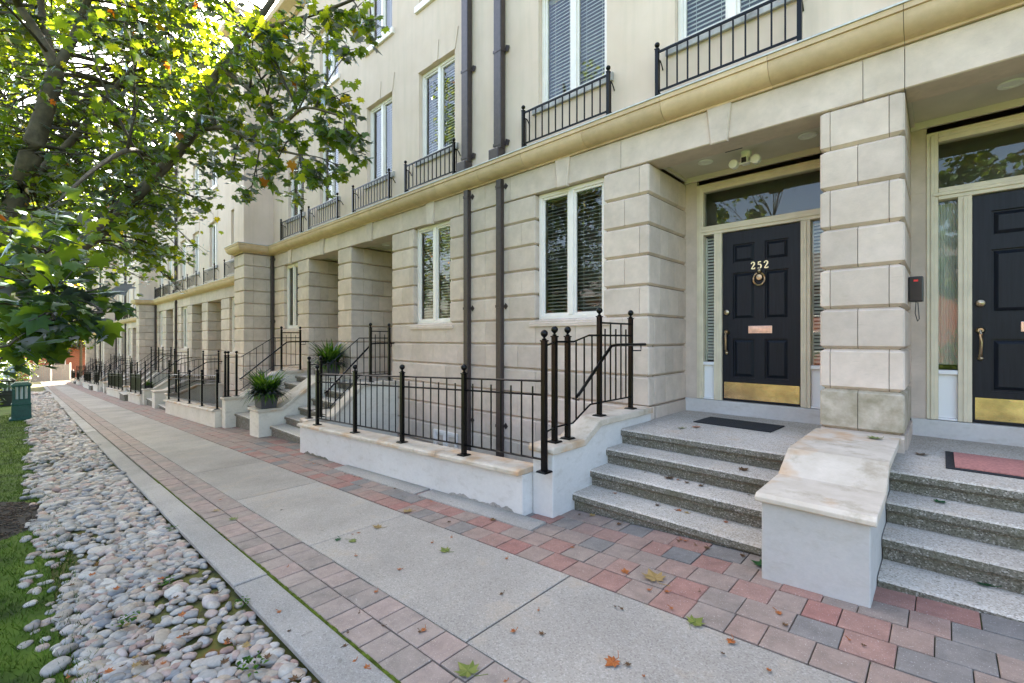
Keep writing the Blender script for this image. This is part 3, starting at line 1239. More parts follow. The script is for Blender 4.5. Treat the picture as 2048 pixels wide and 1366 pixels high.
    if pavi:
        xp, yp = pavi
        path = [(xp, yf + .05), (xp, yp), (xl, yp), (xl, yf), pr]
        path = [(xp, yf + .30), (xp, yp), (xl, yp), (xl, yf), pr]
    cuts = []
    if pavi:
        b = MB()
        sweep_xy(b, CORN, path, dz)
        corn = b.build("cornice", M['cornice'], H, smooth=True, angle=30)
        b = MB()
        sweep_xy(b, FLASH, path, dz)
        b.build("flashing", M['flash'], H)
    else:
        b = MB()
        cj = [xl] + sorted(spec['cjoints']) + [xr]
        for i in range(len(cj) - 1):
            sweep_xy(b, CORN, [(cj[i] + .002, yf), (cj[i + 1] - .002, yf)], dz)
        b.prof_x([(yf, 2.43 + dz), (yf - .03, 2.46 + dz), (yf - .165, 2.60 + dz), (yf - .19, 2.63 + dz), (yf, 2.66 + dz)], xl, xr, 1)
        b.build("cornice", [M['cornice'], M['mortar']], H, smooth=True, angle=30)
        b = MB()
        sweep_xy(b, FLASH, path, dz)
        b.build("flashing", M['flash'], H)
    # porch ceiling
    b = MB()
    b.box(ra - .02, rb + .02, yf + .33, yb + .1, 2.115 + dz, 2.16 + dz)
    b.box(ra + .0005, rb - .0005, yb - .05, yb - .022, 2.045 + dz, 2.113 + dz)
    b.box(ra + .0005, ra + .03, yf + .34, yb - .05, 2.075 + dz, 2.113 + dz)
    b.box(rb - .03, rb - .0005, yf + .34, yb - .05, 2.075 + dz, 2.113 + dz)
    ceil = b.build("porch_ceiling", M['soffit'], H)
    for q in spec.get('spots', []):
        s = MB()
        s.lathe((q[0], q[1], 2.113 + dz), [(.0, -.006), (.050, -.006), (.055, -.012), (.082, -.012), (.088, 0.0)], 20)
        s.build("recessed_light", M['plastic_white'], ceil, smooth=True)
    # jamb strips between porch wall and door frame, threshold
    for a, c in ((ra, dc - .745), (dc + .745, rb)):
        if c - a > .01:
            b = MB()
            b.box(a - (.045 if a == ra else 0) + (.0012 if a != ra else 0), c + (.045 if c == rb else 0) - (.0012 if c != rb else 0), yb - .004, yb + .05, -.80 + dz, 2.04 + dz, 0, .4)
            for z0, z1 in ((-.78, -.02), (-.016, .70), (.704, 1.42), (1.424, 2.05)):
                b.box(a + .0006, c, yb - .008, yb + .06, z0 + dz, z1 + dz, 0, .4)
            b.build("porch_jamb", M['stone'], H)
    b = MB()
    b.box(ra + .0006, rb - .0006, yb - .035, yb + .10, -1.0 + dz, -.795 + dz)
    b.build("threshold", M['render'], H, bevel=.006)
    b = MB()
    b.box(ra, rb, yb + .60, yb + .65, -1 + dz, 2.1 + dz)
    b.box(ra - .03, ra, yb + .10, yb + .6, -1 + dz, 2.1 + dz)
    b.box(rb, rb + .03, yb + .10, yb + .6, -1 + dz, 2.1 + dz)
    b.build("hall_interior", M['room'], H)
    door_assembly(H, dc, yb, dz, spec.get('number'), spec.get('detail', False), spec.get('kick', 'brass'), spec.get('curtain', 'blind'))
    # upper walls
    ops = []
    for a, c, ja, jb_ in spec['upper']:
        ops.append((a, c, 3.305 + dz, 4.92 + dz))
        ops.append((a, c, 6.17 + dz, 7.65 + dz))
    yu = yf + .015
    b = MB()
    b.panel_wall(xl, xr, 2.40 + dz, 8.9 + dz, ops, yu, .12)
    for a, c, ja, jb_ in spec['upper']:
        # flat arch of three voussoirs
        for (p0, p1, q0, q1) in ((a - .02, (a + c) / 2 - .07, a - .10, (a + c) / 2 - .10), ((a + c) / 2 + .07, c + .02, (a + c) / 2 + .10, c + .10),
                                 ((a + c) / 2 - .066, (a + c) / 2 + .066, (a + c) / 2 - .096, (a + c) / 2 + .096)):
            e = .012 if p1 - p0 > .2 else .022
            b.rings([[(p0, yu + .01, 4.925 + dz), (p1, yu + .01, 4.925 + dz), (q1, yu + .01, 5.27 + dz), (q0, yu + .01, 5.27 + dz)],
                     [(p0, yu - e, 4.925 + dz), (p1, yu - e, 4.925 + dz), (q1, yu - e, 5.27 + dz), (q0, yu - e, 5.27 + dz)]])
    if pavi:
        xp, yp = pavi
        b.face([(xl, yp, 2.60 + dz), (xl, yf + .2, 2.60 + dz), (xl, yf + .2, 8.9 + dz), (xl, yp, 8.9 + dz)])
        b.face([(xp, yp, 2.60 + dz), (xl, yp, 2.60 + dz), (xl, yp, 8.9 + dz), (xp, yp, 8.9 + dz)])
        b.face([(xp, yf + 1, 1.4 + dz), (xp, yp, 1.4 + dz), (xp, yp, 8.9 + dz), (xp, yf + 1, 8.9 + dz)])
    xe = pavi[0] if pavi else xl
    b.build("stucco_wall", M['stucco'], H)
    b = MB()
    b.face([(xr, 12, zlow), (xe, 12, zlow), (xe, 12, 9 + dz), (xr, 12, 9 + dz)])
    if spec.get('end_r'):
        b.face([(xr, yf, zlow), (xr, 12, zlow), (xr, 12, 9 + dz), (xr, yf, 9 + dz)])
    if pavi:
        b.face([(xe, 12, zlow), (xe, yf + .2, zlow), (xe, yf + .2, 9 + dz), (xe, 12, 9 + dz)])
    b.build("rear_wall", M['stucco'], H)
    for a, c, ja, jb_ in spec['upper']:
        s = MB()
        s.box(a - .10, c + .10, yu - .035, yu + .10, 3.195 + dz, 3.304 + dz)
        s.build("sill", M['sill'], H, bevel=.008)
        s = MB()
        s.box(a - .08, c + .08, yu - .05, yu + .10, 6.05 + dz, 6.169 + dz)
        s.build("sill", M['frame'], H, bevel=.008)
        window_parts(H, a + .003, c - .003, 3.306 + dz, 4.917 + dz, yu + .075, 'blind', 1.0, spec.get('utilt', 1.0))
        window_parts(H, a + .003, c - .003, 6.171 + dz, 7.648 + dz, yu + .075, 'blind' if spec.get('near') else None, 1.0, 1.15)
        room = MB()
        room.box(a - .2, c + .2, yu + .8, yu + .85, 3.1 + dz, 8.0 + dz)
        room.box(a - .2, a - .15, yu + .16, yu + .8, 3.1 + dz, 8.0 + dz)
        room.box(c + .15, c + .2, yu + .16, yu + .8, 3.1 + dz, 8.0 + dz)
        room.build("room_interior", M['room'], H)
        if ja is not None:
            juliet(H, ja, jb_, yf, dz)
    # eaves and roof
    b = MB()
    pr_ = [(yf + .015, 8.72 + dz), (yf - .06, 8.75 + dz), (yf - .10, 8.86 + dz), (yf - .30, 8.98 + dz), (yf - .32, 9.12 + dz), (yf + .3, 9.16 + dz), (yf + .3, 8.72 + dz)]
    if pavi:
        sweep_xy(b, [(0, 8.72), (.07, 8.75), (.11, 8.86), (.30, 8.98), (.32, 9.12), (0, 9.16)], path, dz)
    else:
        b.prof_x(pr_, xl, xr)
    b.build("eaves", M['cornice'], H)
    b = MB()
    b.box(xe, xr, yf + .1, 12, 9.0 + dz, 9.14 + dz)
    if pavi:
        b.box(pavi[0], xl, pavi[1] + .02, yf + .1, 9.0 + dz, 9.14 + dz)
    b.build("roof", M['roof'], H)
    # projecting end pier
    if pavi:
        xp, yp = pavi
        b = MB()
        r = 0
        z1 = 2.42 + dz
        while z1 > zlow:
            r += 1
            z0 = (ZB + dz) if r == 1 else z1 - HC
            js = [xp, xp + .42 * (xl - xp) if r % 2 else xp + .62 * (xl - xp), xl]
            for i in range(2):
                b.block(js[i], js[i + 1], yp, yp + .25, z0, z1, 'o' if i == 0 else 'j', 'o' if i == 1 else 'j', 'o', 'j', .034, 0, random.random())
            ys = [yp + .25, yf + .1] if not r % 2 else [yp + .25, yp + .60, yf + .1]
            for i in range(len(ys) - 1):
                b.block(xp, xl, ys[i], ys[i + 1], z0, z1, 'o', 'o', 'j', 'j', .034, 0, random.random())
            z1 = z0
        b.box(xp + .034, xl - .034, yp + .034, yf + .2, zlow, 2.42 + dz, 1)
        b.build("corner_pier", [M['stone'], M['mortar']], H)
    for x, top in spec.get('pipes', []):
        downpipe(H, x, yf, dz, zlow + .15, top)
    # basement window in the sunk area
    for a, c in spec.get('basement', []):
        window_parts(H, a, c, -2.40 + dz, -1.62 + dz, yf - .025, 'blind', 1.0, .5)
    return H


def J(a, b, n):
    return [a + (b - a) * i / n for i in range(1, n)]


YF = 4.983
house(dict(label="terraced house at the right edge with pink doormat", x0=-.224, x1=4.24, yf=YF, zlow=-2.0, recess=(-.224, 1.46), door=.635, near=True, end_r=True,
           segs=[(1.46, 2.07, 'o', 'o', 'wallpier', True), (3.2, 4.24, 'o', 'j', None, False)], windows=[(2.07, 3.2)],
           joints=[.62, 1.77, 3.2], keys=[2.63], cjoints=[.72, 2.0, 3.1], spots=[(.42, YF + .62)], upper=[(.0, 1.16, -.09, 1.29), (2.03, 3.16, 1.95, 3.3)],
           detail=True, curtain='net'))
HB = house(dict(label="terraced house with dark navy door numbered 252", x0=-5.28, x1=-.224, yf=YF, zlow=-2.95, recess=(-2.494, -.814), door=-1.60, near=True, moss=True, open_r=True,
                segs=[(-.814, -.224, 'o', 'o', 'pier', True), (-3.108, -2.494, 'o', 'o', 'wallpier', True), (-5.28, -4.24, 'j', 'o', None, False)], windows=[(-4.24, -3.108)],
                joints=[-.5, -2.86, -4.72], keys=[-1.70, -3.74], cjoints=[-1.20, -2.27, -3.32, -4.35], spots=[(-2.07, YF + .60), (-1.02, YF + .60)],
                upper=[(-2.19, -1.02, -2.33, -.95), (-4.19, -3.07, -4.35, -2.96)], number='252', detail=True, pipes=[(-4.905, True)]))
HC_ = house(dict(label="terraced house between the paired brown downpipes and the potted plants", x0=-10.29, x1=-5.28, yf=YF, zlow=-2.95, recess=(-9.66, -7.98), door=-8.82, near=True, open_l=True,
                 segs=[(-10.29, -9.66, 'o', 'o', 'pier', True), (-7.98, -7.24, 'o', 'o', 'wallpier', True), (-6.17, -5.28, 'o', 'j', None, False)], windows=[(-7.24, -6.17)],
                 joints=[-9.97, -7.6, -5.9], keys=[-8.82, -6.70], cjoints=[-6.35, -7.45, -8.55, -9.6], spots=[(-9.2, YF + .6), (-8.4, YF + .6)],
                 upper=[(-7.09, -6.05, -7.31, -5.90), (-8.98, -8.0, -9.32, -7.88)], pipes=[(-5.66, True)], basement=[(-6.6, -5.95)], blind='blind', tilt=.9))
house(dict(label="terraced house tucked against the first projecting stone pier", x0=-14.43, x1=-10.29, yf=YF, zlow=-2.95, recess=(-11.92, -10.29), door=-11.1, near=True,
           segs=[(-12.62, -11.92, 'o', 'o', 'wallpier', True), (-14.43, -13.57, 'j', 'o', None, False)], windows=[(-13.57, -12.62)],
           joints=[-12.3, -14.0], keys=[-11.1, -13.1], cjoints=[-11.3, -12.4, -13.4], upper=[(-11.3, -10.3, -11.6, -10.05), (-13.3, -12.25, -13.43, -12.07)],
           pipes=[(-14.33, False)], pavilion=(-15.30, 4.21)))
Y2, D2 = 4.60, -0.72
ZL2 = -3.55
HE = house(dict(label="first house of the middle terrace, window half behind the projecting pier", x0=-20.73, x1=-15.30, yf=Y2, dz=D2, zlow=ZL2, recess=(-19.92, -18.2), door=-19.06, open_l=True,
                segs=[(-20.73, -19.92, 'o', 'o', 'pier', True), (-18.2, -17.25, 'o', 'o', 'wallpier', True), (-16.25, -15.30, 'o', 'j', None, False)], windows=[(-17.25, -16.25)],
                joints=[-20.3, -18.9, -17.7, -16.6], keys=[], cjoints=[-16.5, -17.8, -19.1], upper=[(-17.1, -16.1, -17.3, -15.95), (-19.7, -18.7, -19.9, -18.5)]))
HF = house(dict(label="second house of the middle terrace, door beside a brown downpipe", x0=-25.1, x1=-20.73, yf=Y2, dz=D2, zlow=ZL2, recess=(-22.3, -20.73), door=-21.5,
                segs=[(-23.1, -22.3, 'o', 'o', 'wallpier', True), (-25.1, -24.2, 'j', 'o', None, False)], windows=[(-24.2, -23.1)],
                joints=[-22.6, -23.8], keys=[], cjoints=[-22, -23.2, -24.3], upper=[(-22.2, -21.2, -22.4, -21.0), (-24.4, -23.4, -24.6, -23.2)], pipes=[(-25.0, True)]))
HG = house(dict(label="last house of the middle terrace, before the second projecting pier", x0=-29.8, x1=-25.1, yf=Y2, dz=D2, zlow=ZL2, recess=(-27.35, -25.8), door=-26.6,
                segs=[(-25.8, -25.1, 'o', 'j', 'wallpier', True), (-28.2, -27.35, 'o', 'o', 'wallpier', True), (-29.8, -29.2, 'j', 'o', None, False)], windows=[(-29.2, -28.2)],
                joints=[-26, -27.5, -28.6], keys=[], cjoints=[], upper=[(-27.1, -26.1, -27.3, -25.9), (-29.1, -28.1, -29.3, -27.9)], pipes=[(-29.7, False)], pavilion=(-30.7, 3.9)))
OFF = (-15.4, 0, -0.72)
FAR_L = [["first house of the third terrace, beyond the second projecting pier", "second house of the third terrace along the row", "last house of the third terrace, at the third projecting pier"],
         ["first house of the farthest terrace, beyond the third projecting pier", "second house of the farthest terrace, deep in the distance", "last house of the whole row, nearest the grey gate"]]
for k in (1, 2):
    for src, lab in zip((HE, HF, HG), FAR_L[k - 1]):
        copy_tree(src, None, tuple(c * k for c in OFF), lab)


# ------------------------------------------------------------------ steps, side walls, areas, railings
def front_steps(x0, x1, yn, ytop, n, zt, label, tread=.285, rise=None, yend=None):
    """n risers from the pavement to the landing whose nosing is at ytop"""
    T = thing("front_steps", ((x0 + x1) / 2, ytop, gz((x0 + x1) / 2)), label, "steps", "front steps of the terrace")
    for k in range(n):
        y = ytop - tread * k
        z = zt - (rise * k)
        ye = (yend if k == 0 else y + tread + .06)
        zb = z - .25 if k < n - 1 else gz((x0 + x1) / 2) - .18
        b = MB()
        b.prof_x([(y + .004, z - .014), (y + .014, z - .003), (y + .03, z), (ye, z), (ye, zb), (y + .035, zb), (y + .035, z - .078), (y + .012, z - .070), (y, z - .055)], x0, x1, 1, random.random())
        # tread surface in the paler finish
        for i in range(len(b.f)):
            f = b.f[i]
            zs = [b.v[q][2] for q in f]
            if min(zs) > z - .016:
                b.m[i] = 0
        b.build("landing" if k == 0 else "step", [M['step'], M['riser']], T)
    return T


def side_wall(x0, x1, yf, ys, ye, yend, zl, zh, label, cap=.065, group="stair side walls", name="stair_side_wall", zg=None):
    """low wall beside a stair whose coping drops towards the pavement"""
    xm = (x0 + x1) / 2
    zg = gz(xm) - .2 if zg is None else zg
    T = thing(name, (xm, yf, gz(xm)), label, "low wall", group)
    b = MB()
    c = cap
    b.prof_x([(yf + .035, zg), (yf + .035, zl - c + .004), (ys, zl - c + .004), (ye, zh - c + .004), (yend, zh - c + .004), (yend, zg)], x0 + .03, x1 - .03)
    b.build("wall", M['render_dimmed'] if xm > -1 else M['render'] if xm > -3 else M['render_cream'], T, bevel=.008)
    b = MB()
    y2 = ys + .012
    lo = [(yf + .012, zl - c), (ys, zl - c), (ye, zh - c), (yend, zh - c)]
    hi = [(yf + .03, zl), (ys - .02, zl), (ye - .02, zh), (yend, zh)]
    pr = [(yf, zl - .045), (yf, zl - .018)] + hi + [lo[3], lo[2], lo[1], lo[0]]
    b.prof_x(pr, x0, x1)
    b.build("coping", M['coping'], T, bevel=.009 if name == 'stair_side_wall' else .006, seg=2)
    return T


def post(parent, x, y, z0, z1, w=.021):
    p = MB()
    p.box(x - w, x + w, y - w, y + w, z0 + .012, z1 - .012)
    p.box(x - w - .006, x + w + .006, y - w - .006, y + w + .006, z1 - .012, z1)
    p.rings([[(x - .055, y - .055, z0), (x + .055, y - .055, z0), (x + .055, y + .055, z0), (x - .055, y + .055, z0)],
             [(x - .045, y - .045, z0 + .014), (x + .045, y - .045, z0 + .014), (x + .045, y + .045, z0 + .014), (x - .045, y + .045, z0 + .014)]])
    o = p.build("post", M['iron'], parent)
    f = MB()
    f.lathe((x, y, z1), [(.018, 0), (.024, .008), (.011, .016), (.011, .024), (.018, .030)], 10)
    f.sphere((x, y, z1 + .058), .033, 12, 8)
    f.build("finial", M['iron'], o, smooth=True)
    return o


def stair_railing(x, ylow, yhigh, ys, ye, zl, zh, label, hand=1, group="iron stair railings"):
    """posts on the low and high end of the side wall, rails that follow the drop"""
    T = thing("stair_railing", (x, ylow[0], zl), label, "railing", group)
    hl, hh = .97, 1.03
    for y in ylow:
        post(T, x, y, zl, zl + hl)
    for y in yhigh:
        post(T, x, y, zh, zh + hh)
    top = [(ylow[0], zl + hl - .055), (ys + .04, zl + hl - .055), (ye, zh + hh - .20), (yhigh[-1], zh + hh - .20)]
    bot = [(ylow[0], zl + .135), (ys + .02, zl + .135), (ye + .02, zh + .135), (yhigh[-1], zh + .135)]
    b = MB()
    for ln in (top, bot):
        b.tube([(x, y, z) for y, z in ln], .0105, 4)
    b.tube([(x, yhigh[0], zh + hh - .07), (x, yhigh[-1], zh + hh - .07)], .0105, 4)

    def zi(ln, y):
        for i in range(len(ln) - 1):
            if ln[i][0] <= y <= ln[i + 1][0]:
                f = (y - ln[i][0]) / max(1e-6, ln[i + 1][0] - ln[i][0])
                return ln[i][1] + f * (ln[i + 1][1] - ln[i][1])
        return ln[-1][1]
    y0, y1 = ylow[-1], yhigh[0]
    n = max(2, round((y1 - y0) / .135))
    for i in range(1, n):
        y = y0 + (y1 - y0) * i / n
        b.tube([(x, y, zi(bot, y)), (x, y, zi(top, y))], .0085, 4)
    n = 6 if yhigh[-1] - yhigh[0] > .5 else 4
    for i in range(1, n):
        y = yhigh[0] + (yhigh[-1] - yhigh[0]) * i / n
        b.tube([(x, y, zh + .135), (x, y, zh + hh - (.07 if i % 2 == 0 else .13))], .0085, 4)
    b.build("bars", M['iron'], T)
    h = MB()
    xh = x + .075 * hand
    z0, z1 = zl + .42, zh + .72
    h.tube([(xh, ys - .02, z0 - .02), (xh, ys + .02, z0), (xh, ye + .30, z1), (xh, ye + .42, z1 + .01), (xh, yhigh[-1] + .20, z1 + .01)], .0165, 8)
    h.tube([(x, ys + .02, z0 - .05), (xh - .01 * hand, ys + .03, z0 - .06), (xh, ys + .04, z0 + .01)], .008, 6)
    h.tube([(x, yhigh[-1], z1 - .06), (xh, yhigh[-1] + .10, z1 - .06), (xh, yhigh[-1] + .10, z1)], .008, 6)
    h.build("handrail", M['iron'], T, smooth=True)
    return T


def area_wall(x0, x1, zt0, zt1, label, yfr=3.0, floor=None, yback=4.9):
    """low street wall round a sunk basement area; its coping slopes with the pavement"""
    xm = (x0 + x1) / 2
    T = thing("area_wall", (xm, yfr, gz(xm)), label, "low wall", "low walls round the basement areas")
    b = MB()
    fl = (floor if floor is not None else gz(xm) - 1.15)

    def ring(x, zt):
        return [(x, yfr, fl - .1), (x, yfr, zt), (x, yfr + .20, zt), (x, yfr + .20, fl - .1)]
    b.rings([ring(x0, zt0 - .05), ring(x1, zt1 - .05)])
    b.build("wall", M['render'] if xm > -6 else M['render_cream'], T)
    n = max(2, round((x1 - x0) / 1.15))
    c = MB()
    for i in range(n):
        a, e = x0 + (x1 - x0) * i / n, x0 + (x1 - x0) * (i + 1) / n
        za, ze = zt0 + (zt1 - zt0) * i / n, zt0 + (zt1 - zt0) * (i + 1) / n

        def rg(x, z):
            return [(x, yfr - .055, z - .048), (x, yfr - .055, z - .012), (x, yfr - .03, z), (x, yfr + .24, z), (x, yfr + .24, z - .05)]
        c.rings([rg(a + .002, za), rg(e - .002, ze)], 0, random.random())
    c.build("coping", M['coping'], T, bevel=.006)
    f = MB()
    f.box(x0, x1, yfr + .2, yback, fl - .1, fl)
    f.build("area_floor", M['interior'], T)
    return T


def area_railing(xs, zt0, zt1, x0, x1, label, y=3.06, nb=8, panel=False, hgt=.84):
    T = thing("area_railing", ((xs[0] + xs[-1]) / 2, y, zt0), label, "railing", "iron railings on the area walls")
    zz = lambda x: zt0 + (zt1 - zt0) * (x - x0) / (x1 - x0)
    for x in xs:
        post(T, x, y, zz(x), zz(x) + hgt)
    for i in range(len(xs) - 1):
        a, c = xs[i], xs[i + 1]
        b = MB()
        for dzr in (hgt - .055, hgt - .175, .105):
            b.tube([(a, y, zz(a) + dzr), (c, y, zz(c) + dzr)], .0095, 4)
        for k in range(1, nb):
            x = a + (c - a) * k / nb
            b.tube([(x, y, zz(x) + .105), (x, y, zz(x) + (hgt - .055 if k % 2 == 0 else hgt - .105))], .0078, 4)
        if panel:
            b.box(a + .03, c - .03, y + .012, y + .02, min(zz(a), zz(c)) + .12, max(zz(a), zz(c)) + hgt - .1)
        b.build("bars", M['iron'], T)
    return T


# number 252 and its right-hand neighbour
front_steps(-2.48, -.80, 3.43, 4.284, 4, -.960, "four grey aggregate steps up to the door numbered 252", .287, .154, 6.02)
front_steps(-.275, 1.45, 3.43, 4.284, 4, -.960, "grey aggregate steps at the right edge below the pink doormat", .287, .150, 6.02)
side_wall(-2.725, -2.435, 3.10, 3.60, 3.88, 4.98, -.952, -.805, "white stair wall with stone coping left of the steps to 252")
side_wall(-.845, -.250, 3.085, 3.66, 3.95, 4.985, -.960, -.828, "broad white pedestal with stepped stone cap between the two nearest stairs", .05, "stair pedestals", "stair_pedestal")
stair_railing(-2.575, [3.30, 3.50], [4.05, 4.70], 3.56, 3.86, -.952, -.805, "black iron stair railing left of the steps to 252")
aw = area_wall(-7.50, -2.70, -1.362, -1.165, "long white area wall in front of the paired brown downpipes", 3.0, -2.95)
ar = area_railing([-7.0, -5.82, -4.68, -3.556], -1.362, -1.165, -7.50, -2.70, "black iron railing on the area wall before the downpipes", 3.06)
post(ar, -2.50, 3.06, -1.160, -.02)
b = MB()
for dzr in (.785, .665, .105):
    b.tube([(-3.556, 3.06, -1.20 + dzr), (-2.50, 3.06, -1.158 + dzr)], .0095, 4)
for k in range(1, 8):
    xk = -3.556 + 1.056 * k / 8
    b.tube([(xk, 3.06, -1.20 + .042 * k / 8 + .105), (xk, 3.06, -1.20 + .042 * k / 8 + (.785 if k % 2 == 0 else .735))], .0078, 4)
b.tube([(-2.50, 3.06, -.075), (-2.575, 3.30, -.04)], .0105, 4)
b.tube([(-2.50, 3.06, -.82), (-2.575, 3.30, -.82)], .0105, 4)
b.build("bars", M['iron'], ar)
# second pair of doors
front_steps(-9.66, -7.98, 3.28, 4.64, 6, -.945, "six steps climbing behind the near railing to the third door", .272, .158, 6.02)
front_steps(-11.92, -10.29, 3.28, 4.64, 6, -.945, "steps between the potted plant and the first projecting pier", .272, .158, 6.02)
side_wall(-8.02, -7.74, 3.20, 3.68, 4.26, 4.98, -1.375, -.835, "white stair wall with sloping coping at the left end of the long area wall")
stair_railing(-7.87, [3.30, 3.50], [4.45, 4.85], 3.62, 4.22, -1.375, -.835, "black iron stair railing behind the near area railing", -1)
side_wall(-10.27, -9.68, 3.06, 3.52, 4.35, 4.985, -1.405, -.84, "cream pedestal carrying the two grey plant pots", .06, "stair pedestals", "stair_pedestal")
side_wall(-12.20, -11.88, 3.06, 3.47, 4.20, 4.98, -1.365, -.83, "cream stair wall with sloping coping below the first projecting pier")
stair_railing(-12.04, [3.13, 3.19, 3.36], [4.36, 4.82], 3.42, 4.16, -1.365, -.83, "black iron stair railing in front of the first projecting pier")
area_wall(-17.75, -12.24, gz(-17.6) + .42, gz(-12.3) + .42, "cream area wall running past the first projecting pier", 2.97, -3.2, 4.2)
area_railing([-17.6, -16.25, -14.95, -13.65, -12.3], gz(-17.6) + .42, gz(-12.3) + .42, -17.6, -12.3, "dense black railing on the area wall past the first projecting pier", 3.03, 14)
# the middle terrace
sets = []
zl2, zh2 = Z_LAND + D2, -.83 + D2


def low(x, k=.60):
    return gz(x) + k


sets.append(front_steps(-19.92, -18.2, 3.2, 4.2, 5, zl2, "steps to the first door of the middle terrace", .27, .16, 5.6))
sets.append(front_steps(-22.3, -20.73, 3.2, 4.2, 5, zl2, "steps to the second door of the middle terrace", .27, .16, 5.6))
sets.append(front_steps(-27.35, -25.8, 3.2, 4.2, 6, zl2, "steps to the last door of the middle terrace", .27, .16, 5.6))
sets.append(side_wall(-18.22, -17.93, 3.02, 3.4, 3.9, 4.6, low(-18), zh2, "stair wall at the far end of the area wall past the first pier"))
sets.append(side_wall(-20.62, -20.05, 3.02, 3.4, 4.0, 4.6, low(-20), zh2, "bare cream pedestal between the first stairs of the middle terrace", .06, "stair pedestals", "stair_pedestal"))
sets.append(side_wall(-22.58, -22.28, 3.02, 3.4, 4.0, 4.6, low(-22), zh2, "stair wall left of the second stairs of the middle terrace"))
sets.append(side_wall(-25.82, -25.53, 3.02, 3.4, 4.0, 4.6, low(-25), zh2, "stair wall right of the last stairs of the middle terrace"))
sets.append(side_wall(-27.63, -27.33, 3.02, 3.4, 4.1, 4.6, low(-27), zh2, "stair wall left of the last stairs of the middle terrace"))
sets.append(stair_railing(-18.08, [3.12, 3.30], [4.05, 4.5], 3.36, 3.86, low(-18), zh2, "railing on the stair wall beyond the first projecting pier", -1))
sets.append(stair_railing(-22.43, [3.12, 3.30], [4.05, 4.5], 3.36, 3.96, low(-22), zh2, "railing left of the second stairs of the middle terrace"))
sets.append(stair_railing(-25.68, [3.12, 3.30], [4.05, 4.5], 3.36, 3.96, low(-25), zh2, "railing right of the last stairs of the middle terrace", -1))
sets.append(stair_railing(-27.48, [3.12, 3.30], [4.05, 4.5], 3.36, 4.06, low(-27), zh2, "railing left of the last stairs of the middle terrace"))
sets.append(area_wall(-25.5, -22.6, gz(-25.5) + .40, gz(-22.6) + .40, "short area wall between the stairs of the middle terrace", 2.97, -4.0, 4.55))
sets.append(area_railing([-25.3, -24.05, -22.75], gz(-25.3) + .40, gz(-22.75) + .40, -25.3, -22.75, "railing with black panels on the short middle area wall", 3.03, 8, True))
sets.append(area_wall(-33.3, -27.66, gz(-33.3) + .40, gz(-27.7) + .40, "area wall running past the second projecting pier", 2.97, -4.4, 3.88))
sets.append(area_railing([-33.1, -31.8, -30.5, -29.1, -27.8], gz(-33.1) + .40, gz(-27.8) + .40, -33.1, -27.8, "railing with black panels past the second projecting pier", 3.03, 8, True))
far_words = {1: "third terrace", 2: "farthest terrace"}
for k in (1, 2):
    for o in sets:
        lab = o["label"].replace("middle terrace", far_words[k]).replace("beyond the first projecting pier", "beyond the %s projecting pier" % ("second" if k == 1 else "third"))
        lab = lab.replace("past the first pier", "past the %s pier" % ("second" if k == 1 else "third")).replace("past the second projecting pier", "past the %s projecting pier" % ("third" if k == 1 else "last"))
        lab = lab.replace("short middle area wall", "short area wall of the " + far_words[k])
        copy_tree(o, None, tuple(c * k for c in OFF), lab)

# where the paint has come off and damp has crept up the foot of the long wall
def patch(parent, name, x0, x1, hmax, mt, seed, yfr=2.9975):
    rnd = random.Random(seed)
    n = int((x1 - x0) / .025)
    top = []
    for i in range(n + 1):
        x = x0 + (x1 - x0) * i / n
        e = min(1, i / 4, (n - i) / 4)
        top.append((x, gz(x) - .01 + .02 + e * hmax * (.35 + .65 * abs(math.sin(i * .37 + seed) * math.sin(i * .11 + 1))) * rnd.uniform(.6, 1)))
    b = MB()
    lo = [(x, yfr, gz(x) - .03) for x, _ in top]
    hi = [(x, yfr, z) for x, z in top]
    for i in range(n):
        b.face([lo[i], lo[i + 1], hi[i + 1], hi[i]], 0, rnd.random())
    b.build(name, mt, parent)


patch(aw, "bare_concrete", -3.75, -2.78, .075, M['kerb'], 4)
patch(aw, "damp_stain", -7.35, -6.5, .05, M['riser'], 9)

# concrete pad along the foot of the long area wall
b = MB()
for i in range(2):
    a, c = -5.9 + 1.9 * i, -4.05 + 1.62 * i
    b.rings([[(a, 2.80, gz(a) - .02), (c, 2.80, gz(c) - .02), (c, 2.998, gz(c) - .02), (a, 2.998, gz(a) - .02)],
             [(a, 2.80, gz(a) + .012), (c, 2.80, gz(c) + .012), (c, 2.998, gz(c) + .022), (a, 2.998, gz(a) + .022)]])
struct(b.build("concrete_footing", M['kerb'], bevel=.004))

# ------------------------------------------------------------------ things on and by the doors
T = thing("doormat", (-1.62, 5.35, -.96), "thin black rubber doormat before the door numbered 252", "doormat")
b = MB()
b.box(-2.05, -1.25, 5.17, 5.63, -.959, -.949)
b.build("mat_body", M['rubber'], T, bevel=.003)
T.rotation_euler.z = math.radians(-3)
T = thing("doormat", (.75, 5.2, -.96), "pink coir doormat with black border before the door at right edge", "doormat")
b = MB()
b.box(.02, 1.35, 4.62, 5.30, -.959, -.951)
b.build("border", M['rubber'], T, bevel=.003)
b = MB()
b.box(.07, 1.30, 4.67, 5.25, -.951, -.943)
b.build("pile", M['pink_mat'], T)

